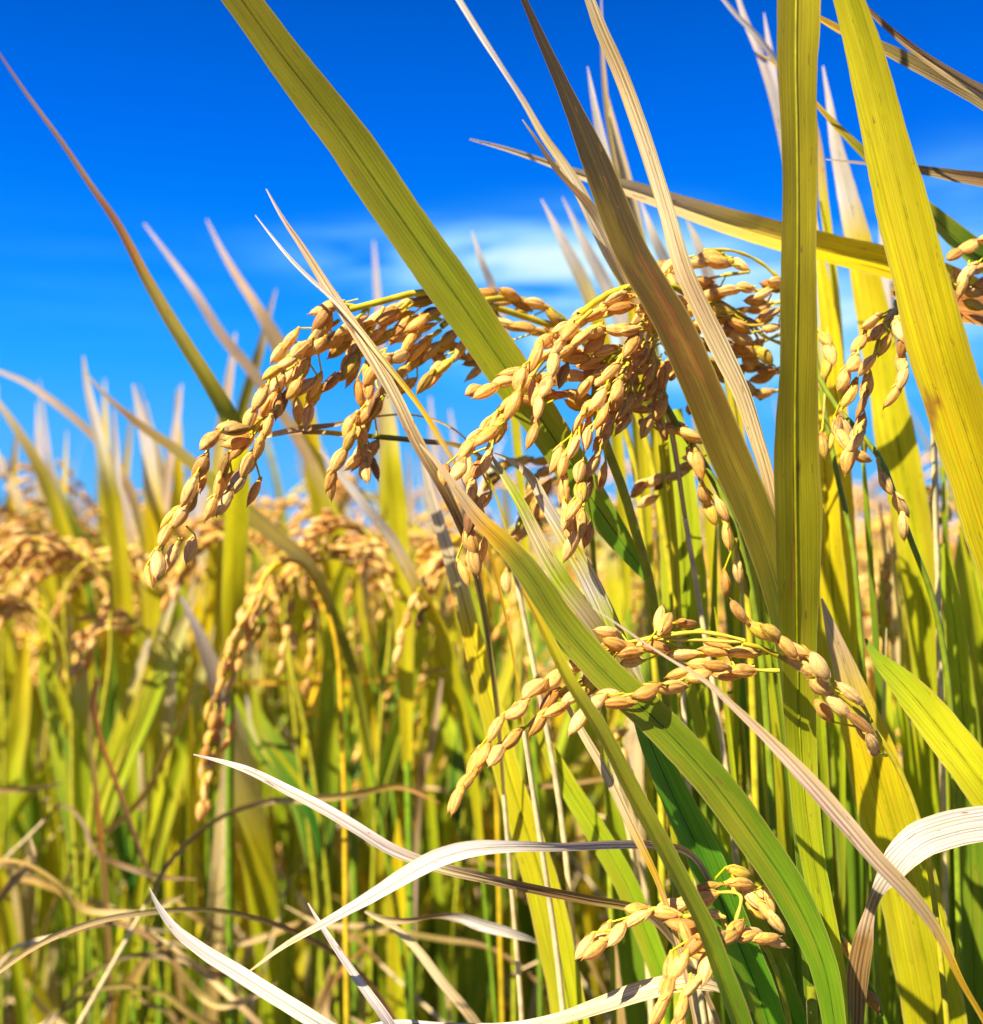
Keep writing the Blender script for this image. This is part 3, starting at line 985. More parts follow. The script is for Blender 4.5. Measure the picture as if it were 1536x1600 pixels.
def soft_head(label, px, py, d, sgn, L, seed, drop=0.55, nb=7):
    """A blurred head further back: arches over from its neck to one side and hangs in strands."""
    rng = random.Random(seed)
    sp = 44 * .272 / d

    def rach(s):
        return px + sgn * L * s, py - L * .42 * math.sin(math.pi * min(s, 1) * .85) + L * .25 * s * s
    strands = []
    for b in range(nb):
        s0 = .12 + .85 * b / nb
        x, y = rach(s0)
        x2, y2 = rach(s0 + .05)
        dx, dy = x2 - x, y2 - y
        n = math.hypot(dx, dy)
        dx, dy = dx / n, dy / n + rng.uniform(-.1, .5)
        pts = []
        for i in range(max(3, int(L * drop * rng.uniform(.7, 1.15) / sp))):
            dy += .16
            dx *= .93
            n = math.hypot(dx, dy)
            x += dx / n * sp
            y += dy / n * sp
            pts.append((x + rng.uniform(-4, 4), y + rng.uniform(-4, 4)))
        if len(pts) > 1:
            q = rach(s0)
            dd = d + rng.uniform(-.02, .012)
            strands.append((pts, dd, dd - .008, [(q[0], q[1], d)]))
    rr = [rach(s) + (d,) for s in (.8, .5, .25, 0)]
    tl = rng.uniform(-70, 70)
    rt_, gb_ = stalk(label, rr + [(px - sgn * 14 + tl * .15, py + 90, d + .006), (px - sgn * 8 + tl * .55, py + 260, d + .012), (px - sgn * 8 + tl, py + 480, d + .02)], .0008, .0019, strands,
                     cols=((.5, .40, .03), 'yg', 'olive', 'green', 'umber'), fill=.35, seed=seed)
    for k in range(3):                              # its own leaves, leaning out of the stem
        lx, ly, w = rng.uniform(-150, 150), rng.uniform(-40, 210), rng.uniform(17, 34) * .52 / d
        bx, by = px - sgn * 8 + tl * .9, py + 470
        cs = rng.choice([['yg', 'lime', 'green', 'green'], ['straw', 'lime', 'lime', 'green'], ['lime', 'green', 'deep', 'deep'], ['yellow', 'yg', 'lime', 'green'], ['pale', 'yg', 'lime', 'lime']])
        leaf_on(rt_, gb_, [(px + lx, py + ly, d + .03), (px + lx * .85, py + ly + 50, d + .03), (px + lx * .55 + tl * .3, (py + ly) * .5 + by * .5 - 40, d + .028), (bx + lx * .12, by - 90, d + .024), (bx, by, d + .02)],
                [2, w * .6, w, w * .9, 7], cs, roll=rng.uniform(-35, 35), fold=.3, rib=None)


soft_head("blurred rice stalk at the far left whose golden head arches to the left edge", 195, 930, .58, -1, 190, 61, .34, 11)
soft_head("blurred rice stalk at the left edge with a golden head hanging low", 70, 930, .62, -1, 130, 62, .35, 9)
soft_head("blurred rice stalk with a golden head arching left just under the tall left spike", 150, 850, .66, -1, 170, 67, .3, 9)
soft_head("blurred rice stalk with a golden head arching right below the olive crossing leaf", 330, 880, .70, 1, 140, 68, .45)
soft_head("blurred rice stalk with a golden head seen through the loop of left strands", 440, 790, .72, 1, 150, 69, .4)
soft_head("blurred rice stalk with a golden head left of the whitish sloping leaf", 520, 830, .66, -1, 130, 70, .4)
soft_head("blurred rice stalk with a golden head below the sky gap at the centre", 640, 830, .70, 1, 130, 71, .45)
soft_head("blurred rice stalk with a golden head arching left of the fading whitish blade", 660, 940, .60, -1, 130, 72, .5)
soft_head("blurred rice stalk with a golden head between the twin striped blades and the jointed stalk", 960, 800, .62, -1, 150, 73, .5)
soft_head("blurred rice stalk with a golden head right of the jointed stalk", 1000, 760, .60, 1, 120, 74, .5)
soft_head("blurred rice stalk with a golden head in the gap under the bright yellow blade", 1500, 790, .55, -1, 90, 75, .5)
soft_head("blurred rice stalk with a golden head arching right beneath the left strands", 470, 900, .60, 1, 150, 63)
soft_head("blurred rice stalk with a golden head arching left beneath the leftmost strand tip", 545, 905, .56, -1, 150, 64)
soft_head("blurred rice stalk with a straw head arching left behind the tan-tipped green blade", 860, 900, .55, -1, 140, 65)
soft_head("blurred rice stalk with a golden head in the gap left of the brown crossing leaf", 230, 1240, .60, -1, 120, 66)

# ------------------------------------------------------------------ THE SHARP BLADES
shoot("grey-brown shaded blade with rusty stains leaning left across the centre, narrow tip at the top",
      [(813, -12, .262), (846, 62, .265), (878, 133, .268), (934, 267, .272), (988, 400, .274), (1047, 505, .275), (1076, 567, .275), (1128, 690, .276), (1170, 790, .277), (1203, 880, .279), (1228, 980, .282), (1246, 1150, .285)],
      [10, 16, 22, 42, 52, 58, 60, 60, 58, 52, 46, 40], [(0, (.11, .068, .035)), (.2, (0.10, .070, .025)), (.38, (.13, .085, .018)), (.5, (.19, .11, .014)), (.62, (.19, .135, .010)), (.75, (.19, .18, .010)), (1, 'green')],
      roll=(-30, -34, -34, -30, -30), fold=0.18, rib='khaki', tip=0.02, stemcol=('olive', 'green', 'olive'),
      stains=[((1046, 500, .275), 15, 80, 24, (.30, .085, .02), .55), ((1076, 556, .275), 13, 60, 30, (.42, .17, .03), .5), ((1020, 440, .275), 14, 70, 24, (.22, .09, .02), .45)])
shoot("tan dried leaf with a folded edge, just right of the grey-brown blade",
      [(918, -12, .262), (940, 45, .264), (968, 108, .266), (1008, 215, .268), (1045, 335, .269), (1072, 425, .270), (1101, 490, .271), (1133, 555, .272), (1160, 612, .273), (1182, 680, .275), (1206, 765, .278), (1222, 880, .284)],
      [15, 20, 22, 25, 26, 28, 28, 30, 28, 24, 18, 14], ['straw', 'tan', 'straw', 'straw', 'tan', 'straw', 'straw', 'tan', 'tan'],
      roll=(10, 20, 30, 24, 20, 26, 20, 10), fold=0.35, dry=True, rib='tan', tip=0.05)
shoot("whitish thin dry leaf tip running down to a yellow green base behind the grey-brown blade",
      [(710, -12, .292), (750, 52, .293), (789, 112, .294), (820, 160, .295), (850, 212, .296), (878, 252, .297), (905, 295, .298), (930, 345, .30), (955, 395, .303), (985, 450, .306), (1010, 520, .31), (1030, 640, .315)],
      [10, 10, 8, 9, 12, 15, 20, 22, 22, 22, 20, 18], ['white', 'white', 'pale', 'straw', 'white', 'straw', 'yellow', 'yg', 'yg'],
      roll=(15, 30, 10, 30, 20), fold=0.3, dry=True, rib=None, tip=0.02)
shoot("short dark curled dry leaf hugging the whitish leaf tip beside the grey-brown blade",
      [(816, 187, .288), (836, 216, .289), (853, 243, .29), (870, 268, .291), (892, 292, .292), (915, 318, .293), (936, 348, .294), (955, 385, .296), (985, 450, .30)],
      [2, 5, 7, 8, 8, 14, 18, 16, 12], ['tan', 'umber', 'umber', 'brown', 'umber', 'straw', 'tan', 'tan'], roll=(-30, -40, -40, -20), fold=0.5, dry=True, rib=None)
shoot("long yellow blade with a dark folded edge crossing behind the vertical blade, tip pointing left",
      [(734, 217, .322), (790, 232, .323), (850, 252, .324), (905, 272, .325), (980, 294, .326), (1060, 322, .327), (1130, 346, .328), (1215, 372, .329), (1300, 394, .330), (1390, 416, .332), (1480, 445, .335), (1560, 490, .34), (1620, 600, .345)],
      [3, 7, 9, 14, 24, 32, 38, 42, 44, 46, 46, 40, 30], ['pale', 'straw', 'straw', 'straw', (.8, .62, .1), 'yellow', 'yellow', 'yellow', 'yellow', 'yg'],
      roll=(10, 0, -12, -16, -10), fold=0.85, rib='gold')
shoot("thick vertical olive blade with a dark red streak, running top to bottom right of centre",
      [(1244, -12, .248), (1243, 100, .248), (1245, 200, .248), (1246, 300, .248), (1246, 400, .248), (1244, 530, .251), (1242, 650, .254), (1243, 780, .258), (1245, 900, .264), (1246, 1010, .272), (1250, 1150, .278), (1262, 1290, .281), (1283, 1410, .283), (1302, 1510, .285), (1314, 1612, .287)],
      [63, 58, 56, 55, 53, 55, 65, 70, 64, 58, 46, 40, 38, 36, 36], [(0, (.52, .42, .008)), (.15, (.48, .38, .008)), (.3, (.42, .34, .008)), (.45, (.45, .40, .009)), (.6, (.48, .48, .01)), (.72, (.50, .54, .01)), (.85, 'lime'), (1, 'lime')],
      roll=(-40, -42, -42, -42, -38, -24, 0, 10), fold=0.15, wave=0.06, rib='lime', tip=0.10, base=0.09,
      stains=[((1256, 742, .25), 7, 40, 0, (.10, .015, .01), .9), ((1259, 820, .25), 3.5, 90, 0, (.38, .10, .02), .7), ((1262, 900, .25), 6, 60, 0, (.5, .16, .02), .6)])
shoot("bright yellow sunlit blade with a rust spot, slanting down the right side",
      [(1325, -12, .252), (1352, 78, .254), (1380, 184, .256), (1408, 300, .258), (1439, 422, .260), (1469, 534, .262), (1507, 660, .265), (1550, 790, .268), (1596, 930, .272), (1630, 1100, .277)],
      [44, 54, 64, 73, 78, 88, 92, 94, 90, 70], [(0, (.60, .52, .008)), (.3, (.76, .62, .008)), (.6, 'yellow'), (1, (.70, .6, .01))],
      roll=(28, 30, 30, 28), fold=0.24, wave=0.03, rib='lime', tip=0.12, stains=[((1474, 634, .262), 11, 34, 12, (.45, .14, .02), .9)])
shoot("narrow olive brown leaf passing behind the bright yellow blade to the top right edge",
      [(1268, 22, .30), (1310, 46, .30), (1378, 76, .30), (1450, 112, .30), (1540, 162, .302), (1620, 230, .305), (1660, 400, .315)], [6, 12, 17, 22, 26, 26, 18],
      ['gold', 'khaki', 'umber', 'khaki', 'khaki', 'olive'], roll=(-25, -30), fold=0.5, dry=True, rib='gold', tip=0.01)
shoot("topmost tan leaf at the right edge, dropping steeply from behind the bright yellow blade",
      [(1330, -14, .29), (1356, 14, .29), (1400, 54, .29), (1450, 92, .291), (1500, 124, .292), (1545, 152, .294), (1620, 230, .30), (1650, 380, .31)], [4, 7, 10, 13, 17, 22, 22, 16],
      ['umber', 'brown', 'tan', 'tan', 'gold', 'gold', 'olive'], roll=(0, 10), fold=0.5, dry=True, rib='tan', tip=0.01)
shoot("thin green leaf descending right behind the bright yellow blade, its end in shadow",
      [(1262, 148, .32), (1300, 190, .32), (1350, 240, .32), (1400, 290, .322), (1465, 345, .324), (1505, 382, .326), (1560, 430, .33), (1610, 560, .335)], [5, 9, 13, 18, 28, 34, 36, 26],
      ['gold', 'olive', 'olive', 'green', 'green', 'olive'], roll=(-25, -30), fold=0.3, rib='green', tip=0.02)
shoot("brown pointed leaf lying nearly level behind the bright yellow blade",
      [(1290, 249, .31), (1330, 253, .31), (1370, 257, .31), (1440, 266, .312), (1490, 275, .312), (1545, 284, .314), (1610, 320, .318), (1640, 480, .325)], [2, 4, 6, 13, 18, 22, 22, 16],
      ['pale', 'brown', 'umber', 'brown', 'umber', 'brown', 'khaki'], roll=(-15, -20), fold=0.35, dry=True, rib=None)
shoot("broad yellow green blade with whitish tip, behind grains right of the vertical blade",
      [(1286, 103, .37), (1296, 160, .37), (1306, 220, .37), (1326, 305, .37), (1348, 400, .37), (1368, 500, .37), (1386, 600, .371), (1404, 700, .372), (1424, 800, .374), (1438, 900, .376), (1452, 1050, .38), (1462, 1250, .385)],
      [3, 10, 18, 30, 42, 48, 54, 58, 58, 54, 48, 40], [(0, 'white'), (.18, 'white'), (.24, 'yellow'), (.4, (.70, .62, .01)), (.6, 'yg'), (1, 'lime')], roll=(24, 26, 22), fold=0.2, rib='lime')
shoot("straight yellow blade just right of the thick vertical blade, half hidden by it",
      [(1270, 320, .36), (1284, 420, .36), (1298, 520, .36), (1308, 640, .362), (1315, 800, .365), (1322, 1000, .37), (1330, 1250, .38)], [4, 18, 28, 36, 40, 40, 34],
      [(0, 'straw'), (.1, 'yellow'), (.5, 'yellow'), (1, 'yg')], roll=(20, 25), fold=0.25, rib='yg', tip=0.02)
shoot("brown withered leaf at the right edge under the cut-off head",
      [(1392, 452, .318), (1430, 464, .318), (1480, 478, .318), (1545, 492, .32), (1610, 540, .325), (1640, 700, .33)], [20, 34, 42, 44, 36, 20],
      ['brown', 'rust', 'brown', 'brown', 'umber'], roll=(-40, -40), fold=0.2, dry=True, rib=None)
shoot("tan-tipped green blade sweeping from the centre down to the bottom right",
      [(656, 694, .256), (682, 722, .256), (712, 762, .256), (746, 808, .256), (796, 858, .256), (838, 912, .256), (870, 963, .257), (942, 1047, .258), (1026, 1126, .259), (1112, 1219, .261), (1174, 1302, .263), (1236, 1395, .265), (1284, 1500, .267), (1306, 1612, .27)],
      [2, 8, 15, 24, 34, 42, 48, 52, 57, 57, 55, 54, 46, 34], [(0, 'straw'), (.1, 'tan'), (.145, 'gold'), (.2, 'olive'), (.4, (.27, .33, .012)), (.6, (.20, .30, .012)), (.8, (.2, .36, .012)), (1, (.22, .4, .012))],
      roll=(-8, -8, -5, 0, 6, 12), fold=0.16, wave=.03, rib='deep')
shoot("slim olive blade with a yellow edge crossing in front of the flat arched head",
      [(816, 922, .247), (834, 955, .247), (860, 1008, .247), (894, 1075, .247), (932, 1133, .247), (984, 1234, .248), (1036, 1328, .249), (1070, 1392, .25), (1100, 1452, .251), (1128, 1526, .252), (1158, 1612, .254)],
      [2, 9, 16, 21, 24, 26, 27, 28, 30, 32, 34], ['gold', 'yg', 'olive', 'olive', 'olive', (.2, .24, .012), (.2, .26, .012), 'green', 'green'], roll=(-34, -34), fold=0.5, rib='gold')
shoot("tan dry strip running down just left of the slim olive blade",
      [(880, 1090, .262), (908, 1140, .262), (946, 1206, .262), (988, 1293, .263), (1024, 1366, .265), (1050, 1440, .268)], [5, 12, 15, 14, 10, 8], ['straw', 'straw', 'straw', 'gold', 'tan'], roll=(20, 25), fold=0.3, dry=True, rib=None)
shoot("left one of two twin dry-striped blades in the centre, green with a tan split edge",
      [(768, 712, .272), (790, 746, .272), (814, 786, .272), (834, 826, .273), (858, 872, .274), (886, 916, .276), (912, 950, .278), (960, 1020, .284), (1010, 1120, .292)], [4, 12, 17, 22, 25, 28, 28, 26, 22],
      ['straw', 'lime', 'straw', 'lime', 'straw', 'yg', 'straw', 'lime'], roll=(10, 16), fold=0.5, dry=True, rib='straw')
shoot("right one of two twin dry-striped blades, split and whitened along its middle",
      [(772, 708, .282), (800, 720, .282), (828, 742, .282), (850, 782, .282), (878, 828, .283), (908, 880, .284), (934, 932, .286), (958, 985, .288), (1000, 1080, .294)], [3, 8, 13, 18, 24, 30, 32, 32, 24],
      ['white', 'straw', 'white', 'yg', 'white', 'lime', 'white', 'yg'], roll=(24, 10), fold=0.45, dry=True, rib='white')
shoot("long blade fading from whitish tip to yellow green, wide at the bottom centre edge",
      [(655, 690, .34), (672, 767, .34), (692, 834, .34), (719, 918, .34), (749, 1036, .338), (775, 1130, .336), (796, 1215, .334), (818, 1284, .333), (846, 1372, .332), (872, 1483, .331), (896, 1612, .331)],
      [3, 14, 20, 27, 34, 38, 44, 48, 52, 56, 60], [(0, 'white'), (.2, 'straw'), (.32, 'yellow'), (.5, 'yg'), (.7, 'yg'), (1, (.5, .55, .012))], roll=(10, 14, 18), fold=0.28, rib='deep')
shoot("lime green blade in the lower middle slanting right, partly shaded",
      [(828, 1112, .335), (848, 1152, .335), (888, 1228, .334), (934, 1302, .333), (980, 1384, .332), (1014, 1468, .332), (1050, 1570, .332)], [4, 18, 30, 36, 38, 36, 34],
      [(0, 'yg'), (.3, 'lime'), (1, (.24, .44, .012))], roll=(5, 10), fold=0.3, rib='deep')
shoot("white dry leaf at lower left, browning where it passes behind the twisted one",
      [(302, 1179, .262), (345, 1190, .262), (382, 1202, .261), (450, 1236, .260), (512, 1268, .259), (560, 1296, .259), (605, 1324, .260), (680, 1352, .262), (760, 1371, .265), (840, 1389, .270), (920, 1405, .275), (1005, 1424, .282), (1060, 1480, .29)],
      [2, 7, 11, 15, 17, 18, 18, 17, 16, 15, 14, 13, 10], ['white', 'white', 'white', 'pale', 'pale', 'straw', 'tan', 'brown', 'brown', 'khaki', 'tan', 'tan'], roll=(-35, -35, -30, -10, 40, 30, 10), fold=0.3, dry=True, rib='tan')
shoot("twisted white dry leaf crossing over another from lower left to the slim olive blade",
      [(384, 1522, .262), (448, 1476, .26), (512, 1441, .257), (580, 1402, .254), (640, 1366, .252), (685, 1342, .252), (735, 1327, .252), (800, 1322, .253), (870, 1322, .256), (950, 1319, .262), (1010, 1319, .268), (1075, 1331, .278), (1120, 1400, .29)],
      [2, 8, 13, 20, 26, 28, 24, 17, 13, 14, 13, 10, 8], ['tan', 'straw', 'pale', 'white', 'pale', 'white', 'pale', 'pale', 'tan', 'pale', 'tan'], roll=(-30, -40, -30, -10, 40, 30, 20), fold=0.3, dry=True, rib='tan')
shoot("pale sickle shaped dry leaf at the bottom left, pointed tip up",
      [(233, 1387, .266), (246, 1414, .265), (266, 1444, .264), (310, 1482, .262), (368, 1519, .26), (430, 1558, .258), (500, 1601, .256), (580, 1650, .258), (680, 1720, .265)], [2, 8, 13, 19, 23, 25, 25, 24, 16],
      ['white', 'white', 'white', (.78, .78, .5), 'white', 'white', 'straw'], roll=(-20, -25, -10), fold=0.25, dry=True, rib=None)
shoot("thin brown arching stem-like leaf across the lower left corner",
      [(-30, 1538, .30), (60, 1476, .31), (150, 1440, .32), (240, 1425, .33), (330, 1422, .345), (420, 1441, .36), (500, 1476, .375), (570, 1528, .39), (620, 1600, .40)], [9, 9, 9, 8, 8, 8, 8, 8, 8],
      ['tan', 'tan', 'khaki', 'brown', 'brown', 'brown'], roll=0, fold=0.4, dry=True, rib=None)
shoot("short white dry leaf leaning at the bottom, starting under the twisted crossing leaf",
      [(481, 1411, .275), (498, 1440, .274), (522, 1476, .273), (562, 1534, .272), (600, 1585, .271), (640, 1650, .274)], [2, 6, 10, 13, 16, 14], ['white', 'pale', 'white', 'pale', 'pale'], roll=(-15, 20), fold=0.4, dry=True, rib=None)
shoot("pale ribbon-like twisted leaf near the bottom ending at the striped yellow green blade",
      [(570, 1424, .33), (592, 1434, .33), (628, 1438, .328), (680, 1430, .326), (715, 1432, .325), (755, 1446, .325), (796, 1458, .327), (836, 1471, .333), (880, 1520, .345)], [3, 10, 9, 6, 14, 19, 15, 6, 5],
      ['straw', 'tan', 'brown', 'white', 'white', 'white', 'pale', 'tan'], roll=(0, 40, 60, 20, -20, 10), fold=0.3, dry=True, rib=None)
shoot("straw leaf falling right from the root of the pale ribbon-like leaf",
      [(572, 1424, .335), (610, 1444, .335), (648, 1478, .335), (690, 1532, .335), (730, 1580, .335), (770, 1640, .34)], [5, 10, 14, 16, 16, 12], ['tan', 'straw', 'straw', 'tan', 'straw'], roll=(20, 20), fold=0.35, dry=True, rib=None)
shoot("wide straw leaf sweeping along the bottom edge under the tangled pale head",
      [(545, 1612, .30), (610, 1600, .295), (700, 1606, .288), (800, 1606, .282), (870, 1594, .278), (940, 1572, .275), (1000, 1552, .273), (1060, 1538, .273), (1130, 1545, .28), (1180, 1600, .29)], [4, 10, 14, 16, 18, 24, 28, 26, 16, 10],
      ['white', 'white', 'pale', 'straw', 'straw', 'straw', 'tan'], roll=(-30, -35), fold=0.3, dry=True, rib='tan')
shoot("lance shaped pinkish dry leaf slanting down right in front of the green blades",
      [(926, 949, .246), (960, 972, .246), (1000, 1000, .246), (1050, 1032, .246), (1100, 1063, .246), (1150, 1108, .246), (1200, 1155, .246), (1258, 1215, .246), (1318, 1283, .247), (1372, 1346, .248), (1420, 1396, .25), (1460, 1448, .253), (1500, 1530, .257), (1545, 1610, .262)],
      [1.5, 3, 3.5, 4, 8, 12, 17, 25, 27, 26, 24, 18, 10, 8], [(0, 'pale'), (.3, 'pink'), (.6, (.70, .48, .30)), (.75, 'tan'), (.85, 'gold'), (1, 'gold')], roll=(-14, -20, -14), fold=0.25, dry=True, rib=None)
shoot("bright white leaf hooked over near the lower right edge, its base withered brown",
      [(1600, 1300, .272), (1560, 1287, .271), (1520, 1290, .27), (1478, 1300, .269), (1440, 1314, .268), (1412, 1336, .268), (1390, 1364, .27), (1372, 1392, .273), (1360, 1424, .276), (1350, 1466, .279), (1340, 1520, .282), (1338, 1580, .285)],
      [44, 52, 56, 58, 56, 48, 34, 18, 16, 28, 34, 26], [(0, (.50, .45, .36)), (.35, (.52, .48, .40)), (.52, (.54, .47, .36)), (.6, 'brown'), (.66, 'pink'), (.74, 'brown'), (1, 'brown')], roll=(24, 28, 30, 20, 10, -20), fold=0.15, dry=True, rib=None, tip=0.05)
shoot("lime yellow blade at the right edge with its pointed end on a stem joint",
      [(1352, 998, .285), (1364, 1020, .284), (1395, 1052, .283), (1432, 1092, .282), (1480, 1152, .281), (1530, 1216, .28), (1590, 1300, .282), (1640, 1420, .286)], [3, 14, 34, 50, 62, 68, 70, 50],
      [(0, 'green'), (.12, 'lime'), (.3, (.66, .64, .01)), (1, (.80, .68, .01))], roll=(-8, -6), fold=0.2, rib='lime')
shoot("very broad yellow green blade with tan tip behind the flat arched stalk",
      [(1284, 935, .305), (1300, 985, .305), (1320, 1042, .305), (1348, 1130, .305), (1378, 1235, .306), (1408, 1340, .308), (1434, 1450, .310), (1456, 1560, .313), (1466, 1640, .315)], [3, 20, 36, 62, 84, 92, 94, 92, 86],
      [(0, 'pink'), (.12, 'tan'), (.22, (.68, .50, .04)), (.32, 'yellow'), (.6, (.62, .58, .012)), (1, 'yg')], roll=(14, 16), fold=0.14, rib='lime', wave=.03)
# dry leaf crossing the left head and its companions
shoot("split greyish tan dry leaf crossing the left heads, tip high against the sky",
      [(416, 295, .284), (440, 338, .284), (470, 382, .284), (512, 448, .283), (540, 490, .282), (566, 530, .281), (592, 572, .280), (618, 620, .281), (650, 688, .283), (684, 748, .286), (708, 796, .29), (730, 850, .296), (748, 920, .305)],
      [2, 6, 10, 15, 18, 21, 21, 19, 20, 19, 16, 12, 10], ['pale', 'pink', 'tan', 'pink', 'tan', 'straw', 'tan', (.42, .27, .10), 'brown', 'brown', 'khaki'], roll=(10, 14, 10, -20, -25), fold=0.45, dry=True, rib='tan')
shoot("thin white dry sliver joining the split tan leaf from the left",
      [(399, 336, .282), (424, 368, .282), (452, 402, .281), (486, 436, .28), (520, 466, .279), (556, 506, .278), (592, 552, .277), (622, 590, .277), (656, 634, .277), (692, 692, .278), (716, 732, .28), (742, 790, .286)],
      [1.5, 4, 6, 7, 8, 9, 9, 9, 8, 8, 7, 6], ['white', 'white', 'pale', 'straw', 'straw', 'gold', 'gold', 'straw', 'gold'], roll=(20, 20), fold=0.4, dry=True, rib=None)
shoot("olive blade with a long thread-like brown tip reaching the upper left edge",
      [(-14, 66, .355), (40, 145, .356), (100, 228, .357), (140, 288, .358), (180, 346, .36), (230, 440, .362), (290, 542, .364), (330, 606, .366), (356, 652, .37), (368, 730, .40), (364, 850, .43)],
      [3, 5, 7, 9, 12, 18, 22, 24, 28, 34, 38], [(0, (.3, .15, .1)), (.25, (.34, .17, .09)), (.36, 'rust'), (.44, 'khaki'), (.6, 'olive'), (.75, 'yg'), (1, 'yg')], roll=(-30, -35), fold=0.3, rib=None, tip=0.03)
shoot("thin brown flattened leaf lying level behind the hanging strands left of centre",
      [(372, 688, .30), (400, 684, .30), (440, 676, .30), (480, 669, .301), (520, 664, .302), (580, 652, .304), (640, 648, .306), (690, 660, .308), (726, 684, .31), (760, 740, .315)], [2, 5, 9, 10, 7, 4, 3, 3, 3, 4],
      ['brown', 'tan', 'brown', 'tan', 'gold', 'gold', 'yellow', 'yellow'], roll=(-20, 10), fold=0.4, dry=True, rib=None, base=0.03)
shoot("dark thin leaf stretched level just under the thin brown one, ending at the centre head",
      [(402, 684, .306), (450, 676, .306), (500, 676, .305), (545, 680, .304), (600, 684, .304), (660, 690, .305), (720, 698, .308), (770, 730, .315)], [3, 7, 8, 8, 9, 9, 8, 6],
      ['tan', 'brown', 'gold', 'olive', 'umber', 'umber', 'khaki'], roll=(-35, -20), fold=0.4, dry=True, rib=None, base=0.03)

